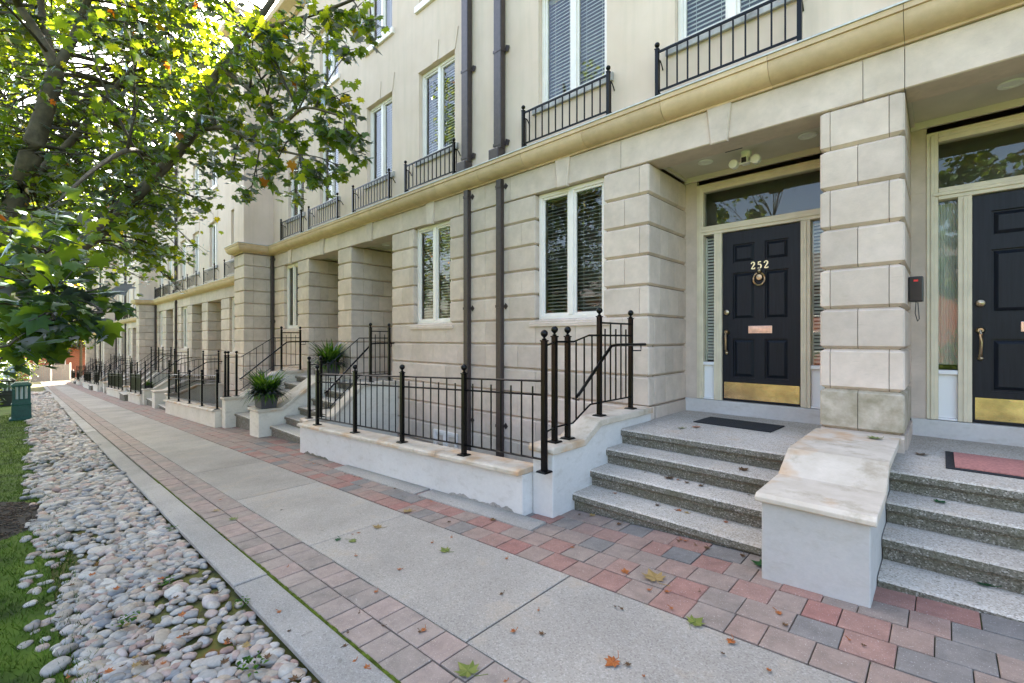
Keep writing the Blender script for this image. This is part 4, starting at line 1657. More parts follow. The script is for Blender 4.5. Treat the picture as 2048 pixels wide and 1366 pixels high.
T = thing("security_camera", (-1.62, 5.60, 2.113), "cream twin floodlight security camera under the porch ceiling of 252", "security camera")
b = MB()
b.lathe((-1.62, 5.60, 2.04), [(.045, 0), (.05, .02), (.055, .045), (.055, .073)], 16)
b.box(-1.655, -1.585, 5.52, 5.62, 1.965, 2.042)
b.build("mount", M['plastic_white'], T, smooth=True)
for s in (-1, 1):
    b = MB()
    cx = -1.62 + s * .115
    b.lathe((cx, 5.56, 1.985), [(.0, -.050), (.040, -.050), (.050, -.040), (.046, .03), (.02, .05)], 16, axis='y')
    b.tube([(-1.62 + s * .03, 5.58, 1.99), (cx, 5.57, 1.99)], .016, 8)
    b.build("floodlight", M['plastic_white'], T, smooth=True)
b = MB()
b.box(-1.645, -1.595, 5.512, 5.52, 1.972, 2.03)
b.build("lens", M['plastic_black'], T)
T = thing("porch_light", (-1.70, 5.36, 2.113), "square dark fitting flush in the porch ceiling of 252", "ceiling light")
b = MB()
b.box(-1.79, -1.61, 5.28, 5.44, 2.100, 2.114)
b.build("bezel", M['pipe'], T, bevel=.004)
b = MB()
b.box(-1.77, -1.63, 5.30, 5.42, 2.096, 2.101)
b.build("lens", M['plastic_black'], T)

T = thing("intercom_box", (-.19, 5.55, .48), "black wall box with red light on the pier beside the right door", "intercom")
b = MB()
b.prof_x([(5.46, .325), (5.46, .55), (5.50, .555), (5.58, .52), (5.58, .325)], -.222, -.12)
b.build("case", M['plastic_black'], T, bevel=.01)
b = MB()
b.box(-.185, -.155, 5.456, 5.46, .505, .522)
b.build("indicator", M['red_led'], T)
b = MB()
b.tube([(-.17, 5.48, .33), (-.175, 5.47, .22), (-.16, 5.50, .15), (-.15, 5.55, .17), (-.16, 5.57, .33)], .0035, 5)
b.build("cable", M['plastic_black'], T)


# ------------------------------------------------------------------ potted plants
def potted(loc, label, r=.17, h=.25, spread=.42, seed=1, n=330):
    rnd = random.Random(seed)
    T = thing("potted_plant", loc, label, "potted plant", "potted plants on the pedestal")
    x, y, z = loc
    b = MB()
    q = lambda s, zz: [(x - s, y - s * .8, zz), (x + s, y - s * .8, zz), (x + s, y + s * .8, zz), (x - s, y + s * .8, zz)]
    b.rings([q(r * .78, z), q(r * .92, z + h * .7), q(r, z + h * .86), q(r * 1.08, z + h * .88), q(r * 1.1, z + h), q(r * .98, z + h), q(r * .95, z + h - .03)])
    b.build("pot", M['pot'], T, bevel=.008)
    b = MB()
    b.rings([q(r * .95, z + h - .05), q(r * .95, z + h - .04)])
    b.build("soil", M['soil'], T)
    f = MB()
    for i in range(n):
        a = rnd.uniform(0, 2 * math.pi)
        el = rnd.uniform(.15, 1.0)
        ln = rnd.uniform(.55, 1.0) * spread * (0.75 + .35 * el)
        bx, by = x + rnd.uniform(-.6, .6) * r, y + rnd.uniform(-.5, .5) * r
        w = rnd.uniform(.011, .019)
        t = rnd.random()
        pts = []
        up = el * .95
        for k in range(6):
            s = k / 5
            rr = ln * s * (1.0 - .25 * up)
            zz = z + h - .03 + ln * (up * 1.15 * s + .25 * s - (0.45 + .5 * (1 - up)) * s * s)
            pts.append((bx + math.cos(a) * rr, by + math.sin(a) * rr, zz))
        nx, ny = -math.sin(a), math.cos(a)
        for k in range(5):
            w0 = w * (1 - (k / 5) ** 2 * .9)
            w1 = w * (1 - ((k + 1) / 5) ** 2 * .95)
            p, p2 = pts[k], pts[k + 1]
            f.face([(p[0] - nx * w0, p[1] - ny * w0, p[2]), (p[0] + nx * w0, p[1] + ny * w0, p[2]), (p2[0] + nx * w1, p2[1] + ny * w1, p2[2]), (p2[0] - nx * w1, p2[1] - ny * w1, p2[2])], 0, t)
    f.build("foliage", M['fern'], T)
    return T


potted((-9.93, 3.30, -1.405), "leafy green plant in a square grey pot on the pedestal front", .225, .32, .62, 3, 800)
potted((-9.93, 4.62, -.84), "leafy green plant in a grey pot standing higher, behind the stair railing", .215, .30, .62, 8, 700)
potted((-24.6, 3.55, gz(-24.6) + .42), "small pale green plant showing above the distant black railings", .16, .24, .38, 12, 120)


# ------------------------------------------------------------------ bollard lights
def bollard(x, y, h, mt, label, w=.19):
    z = gz(x) - .04
    T = thing("bollard_light", (x, y, z), label, "bollard light", "square bollard lights by the path")
    b = MB()
    sq = lambda s, zz: [(x - s, y - s, zz), (x + s, y - s, zz), (x + s, y + s, zz), (x - s, y + s, zz)]
    b.rings([sq(w * 1.30, z), sq(w * 1.30, z + .07), sq(w * 1.08, z + .10), sq(w * 1.05, z + h * .40), sq(w * 1.12, z + h * .41), sq(w * 1.12, z + h * .43), sq(w, z + h * .45), sq(w, z + h * .55), sq(w * .8, z + h * .56)])
    b.build("base", mt, T, bevel=.008)
    b = MB()
    b.rings([sq(w * .62, z + h * .56), sq(w * .62, z + h * .88)])
    b.build("diffuser", M['lamp_glass'], T)
    b = MB()
    for sx in (-1, 1):
        for sy in (-1, 1):
            cx, cy = x + sx * w * .82, y + sy * w * .82
            b.box(cx - .035, cx + .035, cy - .035, cy + .035, z + h * .55, z + h * .90)
    for s in (-1, 1):
        for k in (-.25, .25):
            b.box(x + k * w - .02, x + k * w + .02, y + s * w * .82 - .02, y + s * w * .82 + .02, z + h * .55, z + h * .90)
            b.box(x + s * w * .82 - .02, x + s * w * .82 + .02, y + k * w - .02, y + k * w + .02, z + h * .55, z + h * .90)
    b.build("cage", mt, T)
    b = MB()
    b.rings([sq(w * 1.1, z + h * .89), sq(w * 1.12, z + h * .93), sq(w * .7, z + h)])
    b.build("cap", mt, T, bevel=.006)
    return T


p = at(43, 838, 14.2)
bollard(p.x, p.y, 1.18, M['green_metal'], "green square bollard light standing on the pebble bed", .20)
p = at(14, 795, 20)
bollard(p.x, p.y, 1.2, M['black_metal'], "black bollard light farther back, left of the green one", .24)

# ------------------------------------------------------------------ end of the path
T = thing("timber_gate", (-70, 1.9, gz(-70)), "pale grey board gate closing the far end of the path", "gate")
b = MB()
y = .3
while y < 3.2:
    b.box(-70.06, -70, y, y + .17, gz(-70), gz(-70) + 1.75, 0, random.random())
    y += .18
b.build("boards", M['gate_wood'], T)
b = MB()
for y in (.2, 1.75, 3.25):
    b.box(-70.1, -69.98, y - .07, y + .07, gz(-70) - .1, gz(-70) + 1.95)
b.build("frame", M['frame'], T)
T = thing("brick_house", (-84, 0, gz(-84)), "orange brick house glimpsed beyond the grey gate", "house")
b = MB()
b.panel_wall(-92, -80, 0, 1, [], 0, 0)
b = MB()
zg_ = gz(-84) - 1
b.box(-92, -80, -14, 16, zg_, zg_ + 5.4)
b.build("wall", M['brick'], T)
b = MB()
b.prof_y([(-92.6, zg_ + 5.4), (-79.4, zg_ + 5.4), (-86, zg_ + 8.4)], -14.4, 16.4)
b.build("roof", M['roof'], T)
for y in (-8, -3, 2.2, 7):
    w = MB()
    w.box(-80.0, -79.94, y, y + 1.1, zg_ + 2.2, zg_ + 3.7)
    f = w.build("window", M['frame'], T)
    w = MB()
    w.box(-79.94, -79.93, y + .1, y + 1.0, zg_ + 2.3, zg_ + 3.6)
    w.build("pane", M['plastic_black'], f)

# ------------------------------------------------------------------ house across the lawn (mirrored in the windows)
T = thing("brick_house", (-14, -24, gz(-14)), "long red brick house across the lawn, mirrored in the ground floor windows", "house")
b = MB()
b.box(-34, 6, -34, -24, -3.5, 3.6)
b.build("wall", M['brick'], T)
b = MB()
b.prof_x([(-34.6, 3.6), (-23.4, 3.6), (-29, 6.4)], -34.5, 6.5)
b.build("roof", M['roof'], T)
for x in range(-31, 5, 4):
    for z in (-1.0, 1.4):
        w = MB()
        w.box(x, x + 1.5, -24.0, -23.95, z, z + 1.5)
        f = w.build("window", M['frame'], T)
        w = MB()
        w.box(x + .08, x + 1.42, -23.95, -23.94, z + .08, z + 1.42)
        w.build("pane", M['plastic_black'], f)


# ------------------------------------------------------------------ trees
LOBE = [(0, -0.10), (0.10, -0.30), (0.36, -0.34), (0.30, -0.16), (0.62, -0.02), (0.42, 0.12), (0.58, 0.44), (0.30, 0.36), (0.20, 0.48), (0.0, 0.92),
        (-0.20, 0.48), (-0.30, 0.36), (-0.58, 0.44), (-0.42, 0.12), (-0.62, -0.02), (-0.30, -0.16), (-0.36, -0.34), (-0.10, -0.30)]
LOBE = np.array([(x * .8, y * .8 - .1, -0.22 * abs(x) - .10 * max(0, y)) for x, y in LOBE])
LOW = np.array([(0, -.3, 0), (.42, -.16, -.1), (.40, .26, -.12), (0, .66, -.08), (-.40, .26, -.12), (-.42, -.16, -.1)])


def leaf_mesh(name, centers, size, tones, mt, parent, droop=.5, shape=LOBE, flat=1.0):
    n, k = len(centers), len(shape)
    C = np.asarray(centers)
    az = RNG.uniform(0, 2 * np.pi, n)
    pit = RNG.normal(-droop, .45, n)
    rol = RNG.normal(0, .45, n)
    sz = size * RNG.uniform(.6, 1.15, n)
    P = shape[None, :, :] * sz[:, None, None]
    x, y, z = P[..., 0], P[..., 1], P[..., 2]
    cr, sr = np.cos(rol)[:, None], np.sin(rol)[:, None]
    x, z = x * cr + z * sr, -x * sr + z * cr
    cp, sp = np.cos(pit)[:, None], np.sin(pit)[:, None]
    y, z = y * cp - z * sp, y * sp + z * cp
    ca, sa = np.cos(az)[:, None], np.sin(az)[:, None]
    x, y = x * ca - y * sa, x * sa + y * ca
    V = np.stack([x, y, z], -1) + C[:, None, :]
    cen = V.mean(1) * .0 + (C)
    # fan of triangles round the leaf's base so that it folds along its veins
    V = np.concatenate([cen[:, None, :], V], 1) - np.array(org(parent))
    kk = k + 1
    j = np.arange(k)
    tri = np.stack([np.zeros(k, int), 1 + j, 1 + (j + 1) % k], 1)
    F = (tri[None] + (np.arange(n) * kk)[:, None, None]).reshape(-1, 3)
    me = bpy.data.meshes.new(name)
    me.vertices.add(n * kk)
    me.vertices.foreach_set("co", V.reshape(-1))
    me.loops.add(F.size)
    me.loops.foreach_set("vertex_index", F.reshape(-1))
    me.polygons.add(len(F))
    me.polygons.foreach_set("loop_start", np.arange(0, F.size, 3))
    me.polygons.foreach_set("loop_total", np.full(len(F), 3))
    a = me.attributes.new("tone", 'FLOAT', 'FACE')
    a.data.foreach_set("value", np.repeat(tones, k))
    me.materials.append(mt)
    me.update(calc_edges=True)
    o = bpy.data.objects.new(name, me)
    COL.objects.link(o)
    o.parent = parent
    return o


def tones_for(n, warm=.07):
    t = RNG.beta(2.2, 2.6, n) * .9
    w = RNG.random(n) < warm
    t[w] = RNG.uniform(.9, 1.0, w.sum())
    return t


def bez(a, c, sag, n=6):
    a, c = Vector(a), Vector(c)
    m = (a + c) / 2 + Vector((random.uniform(-.12, .12), random.uniform(-.12, .12), sag)) * (a - c).length
    return [a * (1 - t) ** 2 + m * 2 * t * (1 - t) + c * t * t for t in [i / n for i in range(n + 1)]]


def tree(name, base, label, limbs, clusters, size, group, mt='maple', warm=.015, shape=LOBE, sub=5, droop=.5):
    """limbs: list of (points, r0, r1); clusters: (centre, radius, leaves)"""
    T = thing(name, base, label, "tree", group)
    b = MB()
    nodes = []
    for i, (pts, r0, r1) in enumerate(limbs):
        pts = [Vector(p) for p in pts]
        sm = []
        for k in range(len(pts) - 1):
            p0, p1, p2, p3 = pts[max(k - 1, 0)], pts[k], pts[k + 1], pts[min(k + 2, len(pts) - 1)]
            for s in range(4):
                t = s / 4
                sm.append(.5 * ((2 * p1) + (p2 - p0) * t + (2 * p0 - 5 * p1 + 4 * p2 - p3) * t * t + (3 * p1 - p0 - 3 * p2 + p3) * t ** 3))
        sm.append(pts[-1])
        rr = [r0 + (r1 - r0) * k / (len(sm) - 1) for k in range(len(sm))]
        if i == 0:
            rr[0] *= 1.5
            rr[1] *= 1.15
        b.tube(sm, rr, 10 if i == 0 else 8)
        nodes += list(zip(sm, rr))
    b.build("trunk", M['bark'], T, smooth='all')
    tw = MB()
    cen = []
    N = np.array([tuple(n[0]) for n in nodes])
    for c, r, cnt in clusters:
        c = Vector(c)
        d = np.linalg.norm(N - np.array(c), axis=1) + np.maximum(0, N[:, 2] - c.z) * .4
        k = int(np.argmin(d))
        a = nodes[k][0]
        r0 = min(nodes[k][1] * .6, .012 + .006 * (c - a).length)
        pth = bez(a, c, .10)
        tw.tube(pth, [r0 + (.005 - r0) * i / 6 for i in range(7)], 5)
        tips = []
        for s in range(sub):
            v = Vector(RNG.normal(0, 1, 3))
            v.z *= .45
            e = c + v.normalized() * r * RNG.uniform(.6, 1.0)
            st_ = pth[random.choice([3, 4, 5, 6])]
            q = bez(st_, e, .03, 4)
            tw.tube(q, [.0055, .0045, .004, .003, .0022], 4)
            tips.append(q)
        for i in range(cnt):
            if random.random() < .8:
                q = random.choice(tips)
                p = q[random.choice([1, 2, 3, 3, 4, 4])]
                cen.append(tuple(p + Vector(RNG.normal(0, r * .22, 3)) + Vector((0, 0, -.04))))
            else:
                v = RNG.normal(0, .5, 3)
                cen.append(tuple(c + Vector(v) * r))
    tw.build("branches", M['twig'], T, smooth='all')
    tn = tones_for(len(cen), warm)
    tn[np.linalg.norm(np.array(cen), axis=1) < 3.6] *= .35  # leaves close to the camera take a darker colour to imitate shade
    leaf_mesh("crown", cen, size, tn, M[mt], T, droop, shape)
    return T


# the maple by the kerb, its trunk just outside the frame
bx, by = -6.7, -.62
g0 = gz(bx) - .1
L1 = [([(bx, by, g0), (bx - .02, by + .02, -.9), (bx - .05, by + .06, -.2), (bx - .1, by + .12, .45)], .17, .13),
      ([(bx - .08, by + .1, .3), tuple(at(150, 500, 5.0)), tuple(at(230, 435, 5.05)), tuple(at(321, 342, 5.15)), tuple(at(386, 266, 5.25)), tuple(at(430, 154, 5.35)), tuple(at(499, 65, 5.5)), tuple(at(560, -25, 5.6)), tuple(at(640, -160, 5.8))], .068, .030),
      ([(bx - .1, by + .12, .4), tuple(at(25, 420, 5.2)), tuple(at(61, 308, 5.1)), tuple(at(85, 235, 5.15)), tuple(at(113, 140, 5.2))], .11, .075),
      ([tuple(at(113, 140, 5.2)), tuple(at(78, 70, 5.2)), tuple(at(40, 15, 5.1)), tuple(at(-30, -90, 5.0))], .055, .03),
      ([tuple(at(111, 150, 5.2)), tuple(at(92, 70, 5.4)), tuple(at(80, -10, 5.5)), tuple(at(90, -160, 5.6))], .05, .03),
      ([tuple(at(116, 135, 5.2)), tuple(at(150, 70, 5.4)), tuple(at(168, 20, 5.5)), tuple(at(210, -90, 5.6)), tuple(at(260, -250, 5.8))], .05, .025),
      ([(bx - .1, by + .12, .4), tuple(at(-60, 400, 5.0)), tuple(at(60, 355, 5.6)), tuple(at(147, 277, 6.0)), tuple(at(236, 171, 6.4)), tuple(at(330, 60, 6.8)), tuple(at(420, -60, 7.2))], .06, .022),
      ([tuple(at(440, 135, 5.37)), tuple(at(500, 180, 5.2)), tuple(at(560, 245, 4.9)), tuple(at(610, 215, 4.7)), tuple(at(690, 235, 4.5))], .030, .010),
      ([tuple(at(386, 266, 5.25)), tuple(at(450, 255, 4.9)), tuple(at(520, 290, 4.7)), tuple(at(600, 310, 4.5))], .028, .010),
      ([tuple(at(499, 65, 5.5)), tuple(at(590, 40, 5.2)), tuple(at(680, 10, 4.9)), tuple(at(770, -30, 4.7))], .028, .010),
      ([tuple(at(230, 435, 5.05)), tuple(at(170, 470, 4.0)), tuple(at(100, 520, 3.0)), tuple(at(110, 600, 2.4))], .035, .010),
      ([tuple(at(321, 342, 5.15)), tuple(at(270, 300, 4.4)), tuple(at(200, 330, 3.8)), tuple(at(120, 400, 3.3))], .030, .010),
      ([(bx, by, -.3), (bx - .6, by - .9, .8), (bx - .8, by - 2.2, 2.2), (bx - .6, by - 3.4, 3.2)], .07, .02),
      ([(bx, by, .1), (bx + .8, by - .8, 1.4), (bx + 1.9, by - 1.5, 2.6), (bx + 3.2, by - 1.8, 3.4)], .07, .02),
      ([tuple(at(40, 15, 5.1)), (bx + .3, by - .3, 5.2), (bx + .6, by - .6, 6.6)], .04, .015)]
CL = []


def cl(px, py, d, r, n):
    CL.append((at(px, py, d), r, int(n * (1.45 if d > 3.5 else .95))))


# spread toward the house
for px, py, d, r, n in [(470, 120, 5.3, .30, 46), (520, 60, 5.5, .34, 52), (560, 120, 5.2, .32, 60), (610, 70, 5.1, .32, 60), (660, 40, 5.0, .30, 56), (720, 25, 4.8, .26, 42),
                        (560, 200, 5.0, .30, 56), (620, 165, 4.9, .30, 60), (670, 190, 4.7, .26, 46), (520, 260, 4.8, .30, 52), (580, 275, 4.7, .28, 52), (640, 265, 4.6, .26, 50),
                        (690, 262, 4.4, .20, 34), (705, 300, 4.4, .14, 20), (600, 335, 4.5, .22, 34), (640, 355, 4.4, .18, 28), (545, 345, 4.6, .22, 30), (500, 390, 4.8, .16, 16),
                        (470, 330, 4.9, .26, 34), (440, 220, 5.2, .30, 44), (420, 320, 5.2, .28, 36), (480, 200, 5.2, .26, 40), (700, 100, 4.7, .20, 26), (590, 395, 4.6, .12, 10),
                        (680, 335, 4.4, .10, 10), (740, 60, 4.6, .12, 14), (400, 400, 5.4, .24, 22)]:
    cl(px, py, d, r, n)
# upper left canopy
for i in range(200):
    px, py = random.uniform(-120, 450), random.uniform(-140, 330)
    if 150 < px < 245 and 90 < py < 175:
        continue
    d = random.uniform(5.3, 9.0)
    cl(px, py, d, random.uniform(.28, .50), random.randint(34, 60))
for i in range(56):
    px, py = random.uniform(-120, 330), random.uniform(300, 500)
    cl(px, py, random.uniform(4.9, 7.6), random.uniform(.26, .42), random.randint(30, 52))
for i in range(16):
    f = random.random()
    cl(200 + 330 * f + random.uniform(-40, 40), 440 - 380 * f + random.uniform(-40, 40), random.uniform(4.5, 5.0), .22, 18)
# low boughs near the camera
for px, py, d, r, n in [(20, 480, 2.9, .24, 40), (90, 500, 2.7, .24, 44), (160, 520, 2.6, .20, 34), (30, 560, 2.4, .22, 44), (100, 580, 2.3, .22, 48), (170, 590, 2.3, .16, 26),
                        (-40, 600, 2.2, .2, 34), (40, 630, 2.1, .18, 38), (110, 640, 2.1, .16, 32), (170, 640, 2.2, .12, 16), (205, 625, 2.2, .07, 7), (20, 690, 2.0, .12, 20), (70, 690, 2.1, .10, 16),
                        (-30, 520, 2.5, .24, 36), (130, 450, 3.1, .22, 34), (60, 430, 3.2, .24, 36), (0, 720, 2.1, .07, 8)]:
    cl(px, py, d, r, n)
# the rest of the crown, outside the frame
for i in range(75):
    a = random.uniform(0, 2 * math.pi)
    rr = random.uniform(.5, 3.4)
    p = Vector((bx + rr * math.cos(a), by - .9 + rr * math.sin(a), random.uniform(1.8, 7.0)))
    q = (-p.x * CT + p.y * ST)
    if p.y > 1.5 or q < 1.0:
        continue
    CL.append((p, random.uniform(.35, .55), random.randint(34, 56)))
for i in range(22):
    CL.append((Vector((bx + random.uniform(-.5, 4.6), by + random.uniform(-2.4, 1.6), random.uniform(4.2, 7.0))), .5, 46))
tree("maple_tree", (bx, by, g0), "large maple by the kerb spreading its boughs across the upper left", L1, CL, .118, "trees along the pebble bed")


def plain_tree(x, y, h, rad, label, nc, size, name="maple_tree", group="trees along the pebble bed", mt='maple', lowest=.30, per=60, extra=()):
    z = gz(x) - .1
    limbs = [([(x, y, z), (x + .05, y, z + h * .2), (x - .05, y + .05, z + h * .4), (x, y, z + h * .62)], .16, .07)]
    for k in range(6):
        a = k * 1.05 + random.uniform(-.3, .3)
        z0 = z + h * random.uniform(.26, .5)
        limbs.append(([(x, y, z0), (x + rad * .4 * math.cos(a), y + rad * .4 * math.sin(a), z0 + h * .12), (x + rad * .8 * math.cos(a), y + rad * .8 * math.sin(a), z0 + h * .22)], .06, .02))
    cs = list(extra)
    while len(cs) < nc:
        v = RNG.normal(0, 1, 3)
        v = v / np.linalg.norm(v) * RNG.uniform(.35, 1.0) ** .6
        p = Vector((x + v[0] * rad, y + v[1] * rad, z + h * (.5 + lowest) / 1.15 + v[2] * h * (1 - lowest) * .5))
        if p.y > y + 2.9:
            continue
        cs.append((p, random.uniform(.4, .7), per))
    return tree(name, (x, y, z), label, limbs, cs, size, group, mt, .06, LOW if size > .2 else LOBE, 4)


ex = []
for px, py, d, r, n in [(330, 360, 10.5, .5, 60), (380, 380, 10, .45, 55), (300, 430, 11, .5, 60), (360, 450, 10.5, .5, 60), (400, 440, 10, .34, 36), (250, 400, 11.5, .6, 70), (320, 500, 11, .45, 46),
                        (370, 510, 10.5, .34, 30), (270, 510, 11.5, .45, 44), (395, 500, 10.2, .2, 14), (60, 640, 14, .5, 70), (120, 660, 15, .5, 70), (30, 690, 13, .4, 50), (90, 700, 17, .4, 40), (150, 640, 14, .45, 60), (170, 690, 16, .3, 24), (20, 620, 13, .5, 60), (340, 560, 10.8, .22, 14), (290, 560, 11, .22, 14), (362, 585, 10.6, .12, 7), (230, 480, 11.5, .55, 60),
                        (420, 380, 10, .3, 26), (200, 440, 12, .6, 60), (160, 500, 12, .6, 60), (200, 540, 12, .4, 36)]:
    ex.append((at(px, py, d), r, n))
plain_tree(-13.4, -.75, 8.5, 3.4, "second maple along the pebble bed, its twigs before the middle terrace", 120, .125, extra=ex)
plain_tree(-20.5, -1.2, 8.5, 3.4, "third tree along the path, bright green behind the near boughs", 90, .22, per=44)
plain_tree(-29, -1.6, 9, 3.8, "fourth tree along the path, seen through gaps in the leaves", 80, .26, per=44)
plain_tree(-40, -1.8, 9, 4.0, "fifth tree along the path near the far terraces", 70, .30, per=44)
plain_tree(-77, 4.5, 13, 6.0, "tall tree added behind the grey gate to shade the end of the path", 80, .5, per=50, lowest=.22)  # added tree that keeps the sun off the gate and path end
plain_tree(-66, -1.0, 9, 4.0, "tree on the lawn beside the grey gate", 60, .4, per=44)
plain_tree(-54, -1.5, 9, 4.2, "last tree of the row before the grey gate", 60, .36, per=44)
for i, (x, y, w) in enumerate([(-9, -13, "rounded tree on the lawn opposite number 252"), (1, -15, "tree on the lawn opposite the right-hand door"), (-22, -14, "tree on the lawn opposite the middle terrace")]):
    plain_tree(x, y, 9, 3.2, w, 50, .36, "lawn_tree", "trees across the lawn", 'shrub', .3, 44)


def shrub(x, y, r, h, n, label, size=.09):
    z = gz(x) - .05
    T = thing("shrub", (x, y, z), label, "shrub", "shrubs left of the path")
    b = MB()
    for k in range(7):
        a = k * .9
        b.tube([(x, y, z), (x + r * .3 * math.cos(a), y + r * .3 * math.sin(a), z + h * .4), (x + r * .7 * math.cos(a), y + r * .7 * math.sin(a), z + h * .75)], [.02, .014, .006], 5)
    b.build("stems", M['twig'], T)
    v = RNG.normal(0, 1, (n, 3))
    v = v / np.linalg.norm(v, axis=1)[:, None] * (RNG.uniform(.2, 1, n) ** .45)[:, None]
    lump = 1 + .22 * np.sin(v[:, 0] * 7 + 1) * np.sin(v[:, 1] * 6) + .15 * np.sin(v[:, 2] * 9)
    c = np.stack([x + v[:, 0] * r * lump, y + v[:, 1] * r * lump, z + h * .55 + v[:, 2] * h * .5 * lump], 1)
    leaf_mesh("foliage", c, size, RNG.random(n), M['shrub'], T, .3, LOW)


shrub(-24, -1.55, 1.0, 2.0, 1500, "bushy green shrub behind the black bollard")
shrub(-31, -1.9, 1.3, 2.2, 1500, "second shrub farther along the left side of the path")
shrub(-45, -1.4, 1.7, 2.6, 1500, "large shrub near the far end of the lawn", .13)
shrub(-60, -1.2, 2.0, 3.2, 1500, "dark shrub beside the grey gate", .16)
shrub(-2.0, -10.2, 1.3, 1.6, 900, "clipped hedge bush across the lawn, mirrored in the sidelights", .16)
shrub(.9, -10.4, 1.3, 1.6, 900, "hedge bush across the lawn, right of the mirrored one", .16)
shrub(-5.0, -10.2, 1.3, 1.7, 900, "hedge bush across the lawn, mirrored in the left window", .16)

# ------------------------------------------------------------------ lawn blades, soil ring, pebbles
n = 42000
gx = -1.6 - RNG.uniform(0, 1, n) ** 1.5 * 22
gy = 0.24 - RNG.uniform(0, 1, n) ** 1.3 * 1.7
keep = (gx + 6.9) ** 2 / 1.1 + (gy + .55) ** 2 / .5 > 1
# some blades creep in between the stones
gx, gy = gx[keep], gy[keep]
n = len(gx)
hh = RNG.uniform(.02, .06, n)
az = RNG.uniform(0, 2 * np.pi, n)
ln = RNG.normal(0, .5, (n, 2)) * hh[:, None]
zz = np.array([gz(v) for v in gx]) - .047
w = .004
V = np.zeros((n, 3, 3))
V[:, 0] = np.stack([gx - w * np.cos(az), gy - w * np.sin(az), zz], 1)
V[:, 1] = np.stack([gx + w * np.cos(az), gy + w * np.sin(az), zz], 1)
V[:, 2] = np.stack([gx + ln[:, 0], gy + ln[:, 1], zz + hh], 1)
me = bpy.data.meshes.new("grass")
me.from_pydata(V.reshape(-1, 3).tolist(), [], np.arange(n * 3).reshape(-1, 3).tolist())
a = me.attributes.new("tone", 'FLOAT', 'FACE')
a.data.foreach_set("value", RNG.random(n))
me.materials.append(M['grass'])
o = bpy.data.objects.new("grass", me)
COL.objects.link(o)
tag(o, "short green grass beside the pebble bed at lower left", "grass", None, "stuff")
b = MB()
for k in range(24):
    a0, a1 = 2 * math.pi * k / 24, 2 * math.pi * (k + 1) / 24
    q = lambda a, r: (-6.9 + r * 1.05 * math.cos(a) * (1 + .08 * math.sin(3 * a)), -.55 + r * .72 * math.sin(a), gz(-6.9 + r * 1.05 * math.cos(a)) - .04 + .03 * (1 - r))
    b.face([q(a0, 0), q(a0, 1), q(a1, 1)])
o = b.build("tree_pit", M['soil'])
struct(o)


rnd = random.Random(5)
b = MB()
for k in range(900):
    a_, q_ = rnd.uniform(0, 6.283), rnd.random() ** .5
    x, y = -6.9 + 1.02 * q_ * math.cos(a_), -.55 + .70 * q_ * math.sin(a_)
    z = gz(x) - .035 + .03 * (1 - q_) + rnd.uniform(0, .012)
    t_, l_, w_ = rnd.uniform(0, 6.283), rnd.uniform(.012, .032), rnd.uniform(.004, .009)
    dx, dy = math.cos(t_), math.sin(t_)
    e_ = rnd.uniform(-.008, .008)
    b.rings([[(x - dx * l_ - dy * w_, y - dy * l_ + dx * w_, z - e_), (x - dx * l_ + dy * w_, y - dy * l_ - dx * w_, z - e_), (x + dx * l_ + dy * w_, y + dy * l_ - dx * w_, z + e_), (x + dx * l_ - dy * w_, y + dy * l_ + dx * w_, z + e_)],
             [(x - dx * l_ * .8 - dy * w_, y - dy * l_ * .8 + dx * w_, z + .007 - e_), (x - dx * l_ * .8 + dy * w_, y - dy * l_ * .8 - dx * w_, z + .007 - e_), (x + dx * l_ * .8 + dy * w_, y + dy * l_ * .8 - dx * w_, z + .007 + e_), (x + dx * l_ * .8 - dy * w_, y + dy * l_ * .8 + dx * w_, z + .007 + e_)]], 0, rnd.random())
o = b.build("mulch", M['mulch'])
tag(o, "dark bark mulch round the foot of the maple", "mulch", None, "stuff")


def ico():
    t = (1 + 5 ** .5) / 2
    v = [(-1, t, 0), (1, t, 0), (-1, -t, 0), (1, -t, 0), (0, -1, t), (0, 1, t), (0, -1, -t), (0, 1, -t), (t, 0, -1), (t, 0, 1), (-t, 0, -1), (-t, 0, 1)]
    f = [(0, 11, 5), (0, 5, 1), (0, 1, 7), (0, 7, 10), (0, 10, 11), (1, 5, 9), (5, 11, 4), (11, 10, 2), (10, 7, 6), (7, 1, 8), (3, 9, 4), (3, 4, 2), (3, 2, 6), (3, 6, 8), (3, 8, 9), (4, 9, 5), (2, 4, 11), (6, 2, 10), (8, 6, 7), (9, 8, 1)]
    return [Vector(p).normalized() for p in v], f


def subdiv(v, f):
    v = list(v)
    cache = {}

    def mid(a, c):
        k = (min(a, c), max(a, c))
        if k not in cache:
            cache[k] = len(v)
            v.append(((v[a] + v[c]) / 2).normalized())
        return cache[k]
    g = []
    for a, c, e in f:
        x, y, z = mid(a, c), mid(c, e), mid(e, a)
        g += [(a, x, z), (c, y, x), (e, z, y), (x, y, z)]
    return v, g


V0, F0 = ico()
V1, F1 = subdiv(V0, F0)
V2, F2 = subdiv(V1, F1)


def stone_shape(v, seed):
    r = random.Random(seed)
    a, c = r.uniform(0, 6), r.uniform(0, 6)
    e1, e2 = r.uniform(.06, .16), r.uniform(.04, .12)
    out = []
    for p in v:
        k = 1 + e1 * math.sin(2.1 * p.x + a) + e2 * math.sin(3.3 * p.y + c) + .05 * math.sin(4 * p.z + a)
        q = Vector((math.copysign(abs(p.x) ** .85, p.x), math.copysign(abs(p.y) ** .85, p.y), math.copysign(abs(p.z) ** .9, p.z)))
        out.append(q * k)
    return np.array([tuple(p) for p in out])


